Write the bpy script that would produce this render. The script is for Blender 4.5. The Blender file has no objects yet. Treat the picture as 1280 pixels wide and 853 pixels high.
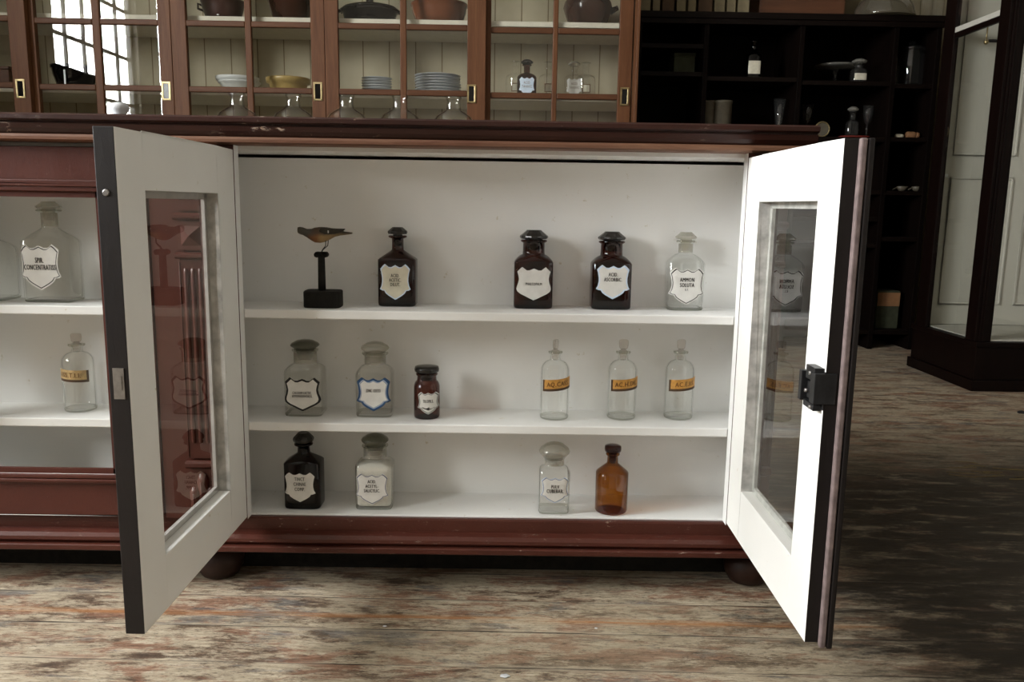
import bpy, bmesh, math, random
from mathutils import Vector, Matrix
from math import sin, cos, pi, sqrt

random.seed(7)
scn = bpy.context.scene
COL = scn.collection

# ------------------------------------------------------------------ camera
F = 1023.93
CAM = Vector((0.0298, -1.4583, 0.7115))
PITCH, YAW, ROLL = 0.1643, 0.0073, 0.0158
fw = Vector((sin(YAW)*cos(PITCH), cos(YAW)*cos(PITCH), -sin(PITCH)))
rt0 = Vector((cos(YAW), -sin(YAW), 0)); up0 = rt0.cross(fw)
rt = cos(ROLL)*rt0 + sin(ROLL)*up0
up = -sin(ROLL)*rt0 + cos(ROLL)*up0
cd = bpy.data.cameras.new('camera'); cam = bpy.data.objects.new('camera', cd); COL.objects.link(cam)
cd.sensor_width = 36; cd.lens = F*36/1280; cd.clip_start = 0.05; cd.clip_end = 60
cam.matrix_world = Matrix(((rt.x, up.x, -fw.x, CAM.x), (rt.y, up.y, -fw.y, CAM.y), (rt.z, up.z, -fw.z, CAM.z), (0, 0, 0, 1)))
scn.camera = cam

def ray(px, py): return fw + rt*((px-640)/F) - up*((py-426.5)/F)
def atY(px, py, Y):
    d = ray(px, py); return CAM + d*((Y-CAM.y)/d.y)
def atZ(px, py, Z):
    d = ray(px, py); return CAM + d*((Z-CAM.z)/d.z)
def mpp(p): return (Vector(p)-CAM).dot(fw)/F          # metres per photo pixel at a point

# ------------------------------------------------------------------ node helpers
class NT:
    def __init__(s, name):
        s.m = bpy.data.materials.new(name); s.m.use_nodes = True
        s.t = s.m.node_tree; s.t.nodes.clear()
        s.out = s.n('ShaderNodeOutputMaterial')
    def n(s, typ, **kw):
        nd = s.t.nodes.new(typ)
        for k, v in kw.items(): setattr(nd, k, v)
        return nd
    def l(s, a, b): s.t.links.new(a, b)
    def set(s, sock, v):
        if hasattr(v, 'is_output') or isinstance(v, bpy.types.NodeSocket): s.l(v, sock)
        else: sock.default_value = v
    def coord(s, scale=(1, 1, 1), rot=(0, 0, 0), loc=(0, 0, 0), kind='Object'):
        c = s.n('ShaderNodeTexCoord'); mp = s.n('ShaderNodeMapping')
        mp.inputs['Scale'].default_value = scale; mp.inputs['Rotation'].default_value = rot; mp.inputs['Location'].default_value = loc
        s.l(c.outputs[kind], mp.inputs['Vector']); return mp.outputs[0]
    def noise(s, vec, scale=5, detail=4, rough=.55, dist=0):
        nd = s.n('ShaderNodeTexNoise'); s.l(vec, nd.inputs['Vector'])
        nd.inputs['Scale'].default_value = scale; nd.inputs['Detail'].default_value = detail
        nd.inputs['Roughness'].default_value = rough; nd.inputs['Distortion'].default_value = dist
        return nd.outputs['Fac']
    def ramp(s, fac, stops, interp='LINEAR'):
        r = s.n('ShaderNodeValToRGB'); r.color_ramp.interpolation = interp
        el = r.color_ramp.elements
        while len(el) < len(stops): el.new(.5)
        for e, (p, c) in zip(el, stops):
            e.position = p; e.color = (*c, 1) if len(c) == 3 else c
        s.l(fac, r.inputs[0]); return r.outputs[0]
    def mask(s, fac, a, b):
        m = s.n('ShaderNodeMapRange'); m.inputs[1].default_value = a; m.inputs[2].default_value = b
        s.l(fac, m.inputs[0]); return m.outputs[0]
    def math(s, op, a, b=None, c=None):
        m = s.n('ShaderNodeMath', operation=op)
        s.set(m.inputs[0], a)
        if b is not None: s.set(m.inputs[1], b)
        if c is not None: s.set(m.inputs[2], c)
        return m.outputs[0]
    def mix(s, fac, a, b, mode='MIX'):
        m = s.n('ShaderNodeMix', data_type='RGBA', blend_type=mode)
        s.set(m.inputs[0], fac)
        s.set(m.inputs[6], a if not isinstance(a, tuple) else (*a[:3], 1))
        s.set(m.inputs[7], b if not isinstance(b, tuple) else (*b[:3], 1))
        return m.outputs[2]
    def pbsdf(s, col, rough=.5, bump=None, bstr=.2, bdist=.002, spec=.5, metal=0):
        p = s.n('ShaderNodeBsdfPrincipled')
        s.set(p.inputs['Base Color'], col if not isinstance(col, tuple) else (*col[:3], 1))
        s.set(p.inputs['Roughness'], rough); p.inputs['Metallic'].default_value = metal
        p.inputs['Specular IOR Level'].default_value = spec
        if bump is not None:
            b = s.n('ShaderNodeBump'); b.inputs['Strength'].default_value = bstr; b.inputs['Distance'].default_value = bdist
            s.l(bump, b.inputs['Height']); s.l(b.outputs[0], p.inputs['Normal'])
        s.l(p.outputs[0], s.out.inputs[0]); return p

def plain(name, col, rough=.5, spec=.5, metal=0, var=.12, scale=30):
    k = NT(name); v = k.coord()
    nz = k.noise(v, scale, 3)
    c = k.ramp(nz, [(.3, tuple(x*(1-var) for x in col)), (.7, tuple(min(1, x*(1+var)) for x in col))])
    k.pbsdf(c, rough, nz, .08, .001, spec, metal); return k.m

def wood(name, dark, light, rough=.45, axis='z', grain=14, spec=.4):
    k = NT(name)
    sc = {'x': (1, 12, 12), 'y': (12, 1, 12), 'z': (12, 12, 1)}[axis]
    v = k.coord(sc); n1 = k.noise(v, grain*.25, 6, .65, .6); n2 = k.noise(v, grain*1.6, 4, .6)
    f = k.math('MULTIPLY_ADD', n2, .35, k.math('MULTIPLY', n1, .75))
    c = k.ramp(f, [(.35, dark), (.72, light)])
    k.pbsdf(c, rough, f, .15, .002, spec); return k.m

def white_paint(name, col, warm=.04):
    k = NT(name); v = k.coord((1, 1, 1)); g = k.coord((1.2, 14, 14))
    n1 = k.noise(v, 6, 5); n2 = k.noise(g, 12, 4, .6)
    c = k.ramp(n1, [(.25, tuple(x*.93 for x in col)), (.75, col)])
    c2 = k.mix(k.mask(k.noise(v, 55, 4, .7), .67, .74), c, (col[0]*.72, col[1]*.67, col[2]*.56))
    k.pbsdf(c2, .55, n2, .12, .0015, .35); return k.m

def worn_paint(name, base, base2, chip, chip2, lo=.66, rough=.33, axis='x'):
    k = NT(name)
    sc = {'x': (4.5, 14, 14), 'z': (14, 14, 4.5)}[axis]
    v = k.coord(); st = k.coord(sc)
    n1 = k.noise(v, 4, 4); n2 = k.noise(st, 7, 8, .72, .4); n3 = k.noise(st, 24, 6, .7); n4 = k.noise(v, 3.2, 2)
    c = k.ramp(n1, [(.3, base), (.7, base2)])
    c = k.mix(k.math('MULTIPLY', k.mask(n3, .55, .75), .5), c, tuple(x*.45 for x in base))
    patch = k.math('MULTIPLY', k.mask(n2, lo, lo+.05), k.mask(n4, .42, .55))
    fl = k.math('MULTIPLY', k.mask(k.noise(st, 70, 4, .75), .655, .70), k.mask(n4, .38, .52))
    patch = k.math('MAXIMUM', patch, fl)
    chipc = k.ramp(n3, [(.4, chip), (.6, chip2)])
    c = k.mix(patch, c, chipc)
    r = k.math('MULTIPLY_ADD', patch, .3, k.math('MULTIPLY_ADD', n2, .25, rough-.12))
    h = k.math('MULTIPLY_ADD', patch, -.6, n2)
    k.pbsdf(c, r, h, .25, .0015, .3); return k.m

def thin_glass(name, tint=(.95, .97, .95), edge=(.55, .6, .55), refl=1.7, ior=1.45, wave=0, haze=0.0, hazecol=(.7, .7, .66), rough=0.0, epow=2.5):
    # clear material seen twice per wall; reflections only from the outside of each skin
    k = NT(name)
    fr = k.n('ShaderNodeFresnel'); fr.inputs[0].default_value = ior
    lw = k.n('ShaderNodeLayerWeight'); lw.inputs[0].default_value = .5
    geo = k.n('ShaderNodeNewGeometry')
    ef = k.math('POWER', lw.outputs['Facing'], epow)
    tc = k.mix(ef, tint, edge)
    tr = k.n('ShaderNodeBsdfTransparent'); k.l(tc, tr.inputs[0])
    gl = k.n('ShaderNodeBsdfGlossy'); gl.inputs[0].default_value = (1, 1, 1, 1); gl.inputs['Roughness'].default_value = rough
    if wave:
        v = k.coord(); nz = k.noise(v, 3.2, 2, .5)
        b = k.n('ShaderNodeBump'); b.inputs['Strength'].default_value = wave; b.inputs['Distance'].default_value = .02
        k.l(nz, b.inputs['Height']); k.l(b.outputs[0], gl.inputs['Normal'])
    front = k.math('SUBTRACT', 1.0, geo.outputs['Backfacing'])
    fac = k.math('MULTIPLY', k.math('MINIMUM', k.math('MULTIPLY', fr.outputs[0], refl), .95), front)
    body = tr.outputs[0]
    if haze:
        df = k.n('ShaderNodeBsdfDiffuse'); df.inputs[0].default_value = (*hazecol, 1)
        tl = k.n('ShaderNodeBsdfTranslucent'); tl.inputs[0].default_value = (*hazecol, 1)
        m0 = k.n('ShaderNodeMixShader'); m0.inputs[0].default_value = .4; k.l(df.outputs[0], m0.inputs[1]); k.l(tl.outputs[0], m0.inputs[2])
        m1 = k.n('ShaderNodeMixShader'); m1.inputs[0].default_value = haze; k.l(tr.outputs[0], m1.inputs[1]); k.l(m0.outputs[0], m1.inputs[2])
        body = m1.outputs[0]
    m = k.n('ShaderNodeMixShader'); k.l(fac, m.inputs[0]); k.l(body, m.inputs[1]); k.l(gl.outputs[0], m.inputs[2])
    k.l(m.outputs[0], k.out.inputs[0]); return k.m

# ------------------------------------------------------------------ materials
M = {}
M['white'] = white_paint('white_cabinet_paint', (.84, .84, .825))
M['white_door'] = white_paint('white_door_paint', (.83, .83, .80))
M['putty'] = plain('old_putty', (.50, .49, .47), .8, .2, var=.3, scale=45)
M['bead_grey'] = plain('grey_glazing_bead', (.40, .37, .35), .6, .3, var=.15, scale=40)
M['maroon'] = worn_paint('maroon_paint', (.056, .0150, .0100), (.082, .0235, .0155), (.26, .17, .13), (.36, .28, .24), .63)
M['maroon_top'] = worn_paint('maroon_top_paint', (.020, .0065, .0045), (.034, .0105, .007), (.34, .20, .11), (.5, .42, .36), .60)
M['maroon_v'] = worn_paint('maroon_upright_paint', (.060, .016, .0115), (.086, .025, .0165), (.30, .2, .16), (.4, .32, .28), .66, axis='z')
M['bare_edge'] = wood('worn_brown_edge', (.10, .035, .018), (.21, .105, .06), .6, 'x')
M['dark_edge'] = worn_paint('dark_door_edge', (.008, .006, .0058), (.013, .010, .0095), (.06, .05, .045), (.03, .025, .023), .66, .45, 'z')
M['grey_strip'] = plain('worn_strip', (.17, .13, .125), .55, .3, var=.3, scale=60)
M['iron'] = plain('black_iron', (.03, .03, .032), .42, .5, .6, .3, 60)
M['steel'] = plain('worn_steel', (.32, .31, .30), .35, .5, .9, .2, 80)
M['brass'] = plain('brass', (.42, .33, .17), .35, .5, .9, .2, 60)
M['pane'] = thin_glass('old_window_glass', (.975, .98, .972), (.86, .88, .85), 1.75, wave=.0035)
M['pane_closed'] = thin_glass('closed_door_glass', (.99, .99, .985), (.9, .91, .9), .7, wave=.003)
M['pane_counter'] = thin_glass('door_glass', (.985, .988, .98), (.88, .90, .88), 1.25, wave=.003)
M['clear'] = thin_glass('clear_bottle_glass', (.993, .995, .989), (.22, .25, .2), 1.9, epow=6.5, haze=.012, hazecol=(.85, .87, .85))
M['clear_pale'] = thin_glass('pale_bottle_glass', (.994, .993, .984), (.16, .165, .12), 1.5, epow=6.5, haze=.02, hazecol=(.92, .90, .84))
M['ground'] = thin_glass('ground_glass', (.88, .87, .82), (.5, .49, .43), 1.2, haze=.34, hazecol=(.58, .56, .50), rough=.15)
M['ground_clear'] = thin_glass('stopper_glass', (.93, .91, .89), (.35, .35, .32), 2.0, haze=.12, hazecol=(.62, .56, .52))
M['dome_glass'] = thin_glass('dusty_dome_glass', (.85, .84, .78), (.4, .38, .3), 2.0, haze=.30, hazecol=(.26, .235, .18))
M['thick_clear'] = thin_glass('thick_glass_rim', (.70, .71, .65), (.25, .25, .2), 2.0, epow=2.5)
M['flask_glass'] = thin_glass('flask_glass', (.985, .985, .97), (.25, .25, .19), 1.4, epow=4.5)
M['ground_dark'] = thin_glass('dusty_ground_glass', (.55, .55, .46), (.3, .3, .25), 1.2, haze=.45, hazecol=(.16, .16, .12), rough=.2)
M['amber_dark'] = thin_glass('dark_brown_glass', (.27, .095, .05), (.04, .015, .012), 1.0, epow=1.5)
M['black_glass'] = thin_glass('near_black_brown_glass', (.12, .04, .025), (.02, .01, .01), .8, epow=1.5)
M['amber_red'] = thin_glass('red_brown_glass', (.42, .19, .14), (.08, .03, .025), 1.1, epow=1.5)
M['amber'] = thin_glass('amber_glass', (.66, .37, .085), (.16, .07, .012), 1.2, epow=1.8)
M['black_stopper'] = plain('black_stopper', (.016, .014, .012), .22, .5, 0, .2, 40)
M['label'] = plain('label_white', (.72, .71, .68), .45, .4, 0, .06, 60)
M['label_cream'] = plain('label_cream', (.62, .58, .46), .5, .4, 0, .08, 60)
M['label_blue'] = plain('label_bluewhite', (.62, .72, .86), .4, .4, 0, .08, 60)
M['ink'] = plain('black_ink', (.02, .018, .018), .5, .3)
M['ink_blue'] = plain('blue_ink', (.022, .07, .17), .45, .4)
M['ink_navy'] = plain('navy_ink', (.035, .045, .13), .45, .4)
M['gold'] = plain('gold_label', (.56, .285, .065), .38, .5, .35, .25, 120)
M['gold_pale'] = plain('faded_gold_label', (.52, .36, .16), .45, .5, .2, .25, 120)
M['gold_edge'] = plain('label_dark_edge', (.06, .03, .012), .45, .4)
M['ink_brown'] = plain('brown_ink', (.14, .06, .015), .5, .3)
M['powder'] = plain('white_powder', (.72, .71, .66), .9, .1, 0, .05, 200)
M['black_wood'] = plain('black_wood', (.012, .011, .009), .75, .2, 0, .4, 90)
M['cab_wood'] = wood('red_brown_wood', (.080, .030, .012), (.145, .062, .027), .5, 'z', 10, .2)
M['cab_wood_h'] = wood('red_brown_wood_rail', (.066, .025, .011), (.118, .050, .023), .5, 'x', 10, .2)
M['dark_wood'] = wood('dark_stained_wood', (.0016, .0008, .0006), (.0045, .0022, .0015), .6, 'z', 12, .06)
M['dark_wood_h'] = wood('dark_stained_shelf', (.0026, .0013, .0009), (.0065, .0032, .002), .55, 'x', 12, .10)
M['case_wood'] = wood('dark_red_case_wood', (.0022, .0008, .0006), (.0055, .002, .0013), .45, 'z', 12, .10)
M['brown_box'] = wood('brown_box_wood', (.06, .022, .009), (.11, .042, .018), .5, 'x', 8)
M['case_white'] = white_paint('case_white_paint', (.47, .455, .40))
M['porcelain'] = plain('white_porcelain', (.62, .64, .66), .2, .5, 0, .04)
M['stoneware'] = plain('pale_stoneware', (.60, .61, .60), .3, .5, 0, .06)
M['yellow_ware'] = plain('yellow_ware', (.40, .28, .10), .3, .5, 0, .1)
M['terracotta'] = plain('glazed_terracotta', (.15, .045, .016), .22, .5, 0, .15, 12)
M['brown_glaze'] = plain('dark_brown_glaze', (.034, .012, .007), .16, .5, 0, .25, 12)
M['black_glaze'] = plain('black_glaze', (.006, .005, .0045), .10, .35, 0, .2, 12)
M['red_pan'] = plain('dark_red_pan', (.036, .011, .008), .3, .5, 0, .2, 12)
M['book'] = plain('old_paper_spine', (.20, .165, .10), .8, .2, 0, .25, 20)
M['book_b'] = plain('brown_spine', (.07, .04, .02), .7, .3, 0, .25, 20)
M['green_box'] = plain('green_box_card', (.035, .038, .022), .8, .2, 0, .2)
M['grey_pot'] = plain('grey_crock', (.10, .085, .06), .5, .4, 0, .2)
M['red_thing'] = plain('red_cloth', (.12, .015, .01), .7, .2)
M['tan'] = plain('tan_wood', (.22, .11, .05), .6, .3)
M['floor_scratch'] = plain('pale_scratch', (.20, .155, .075), .7, .2, 0, .3, 40)
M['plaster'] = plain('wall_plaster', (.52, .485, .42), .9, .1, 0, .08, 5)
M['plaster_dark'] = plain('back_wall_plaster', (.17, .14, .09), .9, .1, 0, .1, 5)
M['ceiling'] = plain('ceiling_plaster', (.58, .55, .50), .9, .1, 0, .05, 4)
M['win_paint'] = plain('window_frame_paint', (.35, .34, .32), .5, .3)

def cream_boards():
    k = NT('cream_tongue_and_groove'); v = k.coord()
    sx = k.n('ShaderNodeSeparateXYZ'); k.l(v, sx.inputs[0])
    fr = k.math('FRACT', k.math('MULTIPLY', sx.outputs[0], 1/.135))
    g = k.math('LESS_THAN', k.math('ABSOLUTE', k.math('SUBTRACT', fr, .5)), .02)
    n = k.noise(v, 6, 4)
    c = k.ramp(n, [(.3, (.43, .37, .25)), (.7, (.52, .46, .33))])
    c = k.mix(g, c, (.20, .15, .08))
    k.pbsdf(c, .6, k.math('SUBTRACT', 1, g), .4, .004, .3); return k.m
M['cream'] = cream_boards()
M['foot_wood'] = plain('shaded_foot_wood', (.026, .012, .008), .5, .25, 0, .3, 30)  # brown foot wood, darkened to carry the shadow under the counter
M['cream_shelf'] = plain('cream_shelf', (.62, .58, .48), .6, .3, 0, .06)

def floor_mat():
    k = NT('worn_floorboards')
    W = .109
    c = k.n('ShaderNodeTexCoord'); s = k.n('ShaderNodeSeparateXYZ'); k.l(c.outputs['Object'], s.inputs[0])
    y = k.math('ADD', k.math('MULTIPLY_ADD', s.outputs[0], .02, s.outputs[1]), -.045)
    q = k.math('DIVIDE', y, W)
    pid = k.math('FLOOR', q); fr = k.math('FRACT', q)
    cmb = k.n('ShaderNodeCombineXYZ'); k.l(pid, cmb.inputs[0])
    wn = k.n('ShaderNodeTexWhiteNoise', noise_dimensions='1D'); k.l(pid, wn.inputs['W'])
    off = k.math('MULTIPLY', wn.outputs['Value'], 7.0)
    # per-plank shifted, stretched coordinates
    pc = k.n('ShaderNodeCombineXYZ')
    k.l(k.math('ADD', s.outputs[0], off), pc.inputs[0]); k.l(y, pc.inputs[1]); k.l(off, pc.inputs[2])
    def sc(a, b):
        m = k.n('ShaderNodeMapping'); m.inputs['Scale'].default_value = (a, b, 1); k.l(pc.outputs[0], m.inputs[0]); return m.outputs[0]
    grain = k.noise(sc(9, 85), 2.0, 10, .78, .15)
    fine = k.noise(sc(30, 130), 2.4, 6, .8)
    pA = k.noise(sc(4.6, 15), 1.6, 12, .80, .2)
    pB = k.noise(sc(5, 17), 1.3, 11, .78, .35)
    pC = k.noise(sc(3, 10), 1.5, 11, .76, .25)
    big = k.noise(sc(.8, 2.6), 1.3, 3, .5)
    speck = k.noise(sc(30, 70), 2.2, 4, .75)
    bare = k.ramp(grain, [(.30, (.22, .175, .12)), (.5, (.40, .335, .24)), (.68, (.58, .51, .39))])
    brown = k.ramp(grain, [(.32, (.045, .029, .019)), (.52, (.135, .09, .06)), (.68, (.33, .245, .17))])
    red = k.ramp(grain, [(.32, (.085, .034, .020)), (.52, (.24, .118, .073)), (.68, (.44, .30, .21))])
    grey = k.ramp(grain, [(.32, (.05, .048, .047)), (.52, (.15, .142, .132)), (.68, (.33, .31, .285))])
    tan = k.mix(k.mask(pA, .50, .43), bare, brown)
    tan = k.mix(k.math('MULTIPLY', k.mask(pB, .50, .57), .85), tan, red)
    tan = k.mix(k.math('MULTIPLY', k.mask(pC, .54, .61), .85), tan, grey)
    tan = k.mix(k.math('MULTIPLY', k.mask(big, .46, .62), .35), tan, (.30, .25, .17))
    dirty = k.mix(k.math('MULTIPLY', k.mask(fine, .47, .36), .75), tan, (.024, .018, .014))
    dirty = k.mix(k.math('MULTIPLY', k.mask(pA, .41, .33), .75), dirty, (.030, .022, .017))
    flecks = k.mix(k.math('MULTIPLY', k.mask(speck, .64, .69), .6), dirty, (.50, .455, .39))
    patch = pA
    # orange bare streak along one board edge
    streak = k.math('MULTIPLY', k.mask(k.math('ABSOLUTE', k.math('SUBTRACT', q, -1.62)), .13, .02), k.mask(k.noise(sc(2, 40), 2, 5, .7), .40, .58))
    orange = k.mix(k.math('MULTIPLY', streak, .75), flecks, (.36, .15, .05))
    # seams
    e = k.math('MINIMUM', fr, k.math('SUBTRACT', 1.0, fr))
    seam = k.mask(e, .022, .008)
    light_seam = k.math('MULTIPLY', k.mask(e, .09, .03), k.mask(k.noise(sc(3, 8), 2, 3), .44, .58))
    cc = k.mix(k.math('MULTIPLY', light_seam, .6), orange, (.40, .34, .255))
    cc = k.mix(k.math('MULTIPLY', seam, k.mask(k.noise(sc(5, 4), 1.5, 4), .42, .6)), cc, (.016, .011, .008))
    # right side: dark, less worn varnish, with shade painted into the colour too
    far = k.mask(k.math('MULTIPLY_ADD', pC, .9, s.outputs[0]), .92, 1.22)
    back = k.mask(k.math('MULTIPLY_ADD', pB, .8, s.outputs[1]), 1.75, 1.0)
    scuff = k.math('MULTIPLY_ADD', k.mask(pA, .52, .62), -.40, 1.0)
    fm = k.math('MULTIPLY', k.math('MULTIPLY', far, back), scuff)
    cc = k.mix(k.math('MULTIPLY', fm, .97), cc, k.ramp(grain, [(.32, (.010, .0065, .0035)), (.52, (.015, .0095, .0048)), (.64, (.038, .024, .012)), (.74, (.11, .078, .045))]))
    r = k.math('MULTIPLY_ADD', grain, .4, .34)
    h = k.math('SUBTRACT', k.math('MULTIPLY_ADD', grain, .5, k.math('MULTIPLY', patch, .4)), k.math('MULTIPLY', seam, .7))
    k.pbsdf(cc, r, h, .45, .004, .35); return k.m
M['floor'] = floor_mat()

# ------------------------------------------------------------------ mesh builder
class MB:
    def __init__(s): s.v = []; s.f = []; s.mi = []; s.sm = []
    def add(s, vs, fs, mi=0, smooth=False):
        b = len(s.v); s.v += [tuple(x) for x in vs]
        for f in fs: s.f.append([b+i for i in f]); s.mi.append(mi); s.sm.append(smooth)
        return b
    def box(s, a, b, mi=0, mis=None):
        x0, x1 = sorted((a[0], b[0])); y0, y1 = sorted((a[1], b[1])); z0, z1 = sorted((a[2], b[2]))
        v = [(x0,y0,z0),(x1,y0,z0),(x1,y1,z0),(x0,y1,z0),(x0,y0,z1),(x1,y0,z1),(x1,y1,z1),(x0,y1,z1)]
        fs = [(0,3,2,1),(4,5,6,7),(0,1,5,4),(1,2,6,5),(2,3,7,6),(3,0,4,7)]
        if mis is None: s.add(v, fs, mi)
        else:
            bb = s.add(v, fs, 0); s.mi[-6:] = mis
    def prism(s, prof, a, b, axis='x', mi=0, caps=True):
        # prof: (p,q) closed loop, swept along axis from a to b
        def P(t, p, q): return {'x': (t, p, q), 'y': (p, t, q), 'z': (p, q, t)}[axis]
        n = len(prof); v = [P(a, *p) for p in prof]+[P(b, *p) for p in prof]
        fs = [(i, (i+1) % n, n+(i+1) % n, n+i) for i in range(n)]
        if caps: fs += [tuple(range(n))[::-1], tuple(range(n, 2*n))]
        s.add(v, fs, mi)
    def rings(s, rs, mi=0, smooth=True, cap0=True, cap1=True, flip=False):
        n = len(rs[0]); v = [p for r in rs for p in r]; fs = []
        for j in range(len(rs)-1):
            for i in range(n):
                a, b = j*n+i, j*n+(i+1) % n
                fs.append((a, b, b+n, a+n))
        if flip: fs = [f[::-1] for f in fs]
        s.add(v, fs, mi, smooth)
        b = len(s.v)-len(v)
        if cap0: s.f.append([b+i for i in range(n)][::(1 if flip else -1)]); s.mi.append(mi); s.sm.append(False)
        if cap1: s.f.append([b+len(v)-n+i for i in range(n)][::(-1 if flip else 1)]); s.mi.append(mi); s.sm.append(False)
    def lathe(s, prof, c=(0, 0, 0), n=28, mi=0, smooth=True, cap0=True, cap1=True, sx=1, sy=1, flip=False, ph=0):
        rs = [[(c[0]+r*cos(2*pi*i/n+ph)*sx, c[1]+r*sin(2*pi*i/n+ph)*sy, c[2]+z) for i in range(n)] for r, z in prof]
        s.rings(rs, mi, smooth, cap0, cap1, flip)
    def tube(s, pts, r, n=8, mi=0):
        pts = [Vector(p) for p in pts]; rs = []
        for i, p in enumerate(pts):
            t = (pts[min(i+1, len(pts)-1)]-pts[max(i-1, 0)]).normalized()
            ref = Vector((0, 1, 0)) if abs(t.y) < .9 else Vector((1, 0, 0))
            u = t.cross(ref).normalized(); w = t.cross(u)
            rr = r[i] if isinstance(r, (list, tuple)) else r
            rs.append([tuple(p+rr*(cos(2*pi*k/n)*u+sin(2*pi*k/n)*w)) for k in range(n)])
        s.rings(rs, mi, True)
    def build(s, name, mats, parent=None, base=None, bevel=0, tf=None, segs=2):
        me = bpy.data.meshes.new(name)
        vs = s.v if tf is None else [tuple(tf @ Vector(p)) for p in s.v]
        if base is not None: vs = [(p[0]-base[0], p[1]-base[1], p[2]-base[2]) for p in vs]
        me.from_pydata(vs, [], s.f)
        if not isinstance(mats, (list, tuple)): mats = [mats]
        for m in mats: me.materials.append(M[m] if isinstance(m, str) else m)
        me.polygons.foreach_set('material_index', s.mi)
        me.polygons.foreach_set('use_smooth', s.sm)
        bm = bmesh.new(); bm.from_mesh(me)
        bmesh.ops.remove_doubles(bm, verts=bm.verts, dist=1e-6)
        if s.__dict__.get('fixn', True): bmesh.ops.recalc_face_normals(bm, faces=bm.faces)
        bm.to_mesh(me); bm.free(); me.update()
        o = bpy.data.objects.new(name, me); COL.objects.link(o)
        if parent is not None: o.parent = parent
        if bevel:
            b = o.modifiers.new('bevel', 'BEVEL'); b.width = bevel; b.segments = segs; b.limit_method = 'ANGLE'; b.angle_limit = math.radians(50)
        return o

def thing(name, label, cat, loc=(0, 0, 0), group=None, rz=0):
    o = bpy.data.objects.new(name, None); o.empty_display_size = .05; COL.objects.link(o)
    o.location = loc; o.rotation_euler = (0, 0, rz)
    return tag(o, label, cat, group)
def tag(o, label, cat, group=None):
    o['label'] = label; o['category'] = cat
    if group: o['group'] = group
    return o
def struct(o): o['kind'] = 'structure'; return o
def copy_tree(o, parent=None):
    c = o.copy(); COL.objects.link(c)
    if parent is not None: c.parent = parent
    for ch in [x for x in o.children]: copy_tree(ch, c)
    return c

# ------------------------------------------------------------------ room
XL, XR, YB, YF, ZC = -3.4, 3.4, 3.25, -5.2, 3.6
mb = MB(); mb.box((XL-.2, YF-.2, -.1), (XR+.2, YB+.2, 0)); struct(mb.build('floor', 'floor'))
mb = MB(); mb.box((XL-.2, YF-.2, ZC), (XR+.2, YB+.2, ZC+.1)); struct(mb.build('ceiling', 'ceiling'))
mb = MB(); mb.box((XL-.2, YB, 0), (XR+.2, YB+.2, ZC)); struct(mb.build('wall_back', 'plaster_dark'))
mb = MB(); mb.box((XL-.2, YF-.2, 0), (XR+.2, YF, ZC)); struct(mb.build('wall_front', 'plaster'))
mb = MB(); mb.box((XR, YF, 0), (XR+.2, YB, ZC)); struct(mb.build('wall_right', 'plaster'))
WINS = [(-1.50, -.05, 1.32, 2.75), (-2.65, -1.93, 1.32, 2.75)]  # second window is unseen, added as fill from further forward
mb = MB()
ys = [YF]+[v for w in sorted(WINS) for v in w[:2]]+[YB]
for i in range(0, len(ys), 2): mb.box((XL-.10, ys[i], 0), (XL, ys[i+1], ZC))
for y0, y1, z0, z1 in WINS:
    mb.box((XL-.10, y0, 0), (XL, y1, z0)); mb.box((XL-.10, y0, z1), (XL, y1, ZC))
struct(mb.build('wall_left', 'plaster'))
for i, (y0, y1, z0, z1) in enumerate(WINS):
    mb = MB(); x0, x1 = XL-.085, XL-.045
    for a, b in ((y0, y0+.05), (y1-.05, y1)): mb.box((x0, a, z0), (x1, b, z1))
    for a, b in ((z0, z0+.06), (z1-.05, z1)): mb.box((x0, y0, a), (x1, y1, b))
    nc = 5
    for k in range(1, nc): yy = y0+(y1-y0)*k/nc; mb.box((x0+.01, yy-.013, z0), (x1-.01, yy+.013, z1))
    zz = z0+.24 if i == 0 else z0+.41
    while zz < z1-.1: mb.box((x0+.01, y0, zz-.013), (x1-.01, y1, zz+.013)); zz += .41
    w = mb.build('window_%d' % (i+1), 'win_paint'); struct(w)
    mb = MB(); mb.box((XL-.067, y0+.04, z0+.04), (XL-.063, y1-.04, z1-.04)); g = mb.build('window_pane', 'pane', w)
    mb = MB(); mb.box((XL-.02, y0-.06, z0-.05), (XL+.10, y1+.06, z0-.005)); mb.build('window_sill', 'win_paint', w)
    ld = bpy.data.lights.new('daylight_portal', 'AREA'); ld.shape = 'RECTANGLE'; ld.size = y1-y0; ld.size_y = z1-z0
    ld.cycles.is_portal = True
    lo = bpy.data.objects.new('daylight_portal', ld); COL.objects.link(lo)
    lo.matrix_world = Matrix.Translation((XL-.11, (y0+y1)/2, (z0+z1)/2)) @ Matrix(((0, 0, -1, 0), (1, 0, 0, 0), (0, -1, 0, 0), (0, 0, 0, 1))).to_4x4()
    lo.rotation_euler = (pi/2, 0, -pi/2)

wd = bpy.data.worlds.new('world'); scn.world = wd; wd.use_nodes = True
bg = wd.node_tree.nodes['Background']; bg.inputs[0].default_value = (.985, .985, 1.0, 1); bg.inputs[1].default_value = 68.0

# ------------------------------------------------------------------ display counter
ZT, ZB = .799, .138
SH = [(.505, .521), (.297, .313)]
DP = .121
XLEFT, XBODY = -1.66, .515
B0 = (-.55, .15, 0)
counter = thing('display_counter', 'long low maroon display counter with worn top, white inside, two glazed doors standing open', 'display counter', B0)

def part(mb, name, mats, parent=counter, bevel=0.0, **k): return mb.build(name, mats, parent, B0 if parent is counter else None, bevel, **k)

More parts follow.
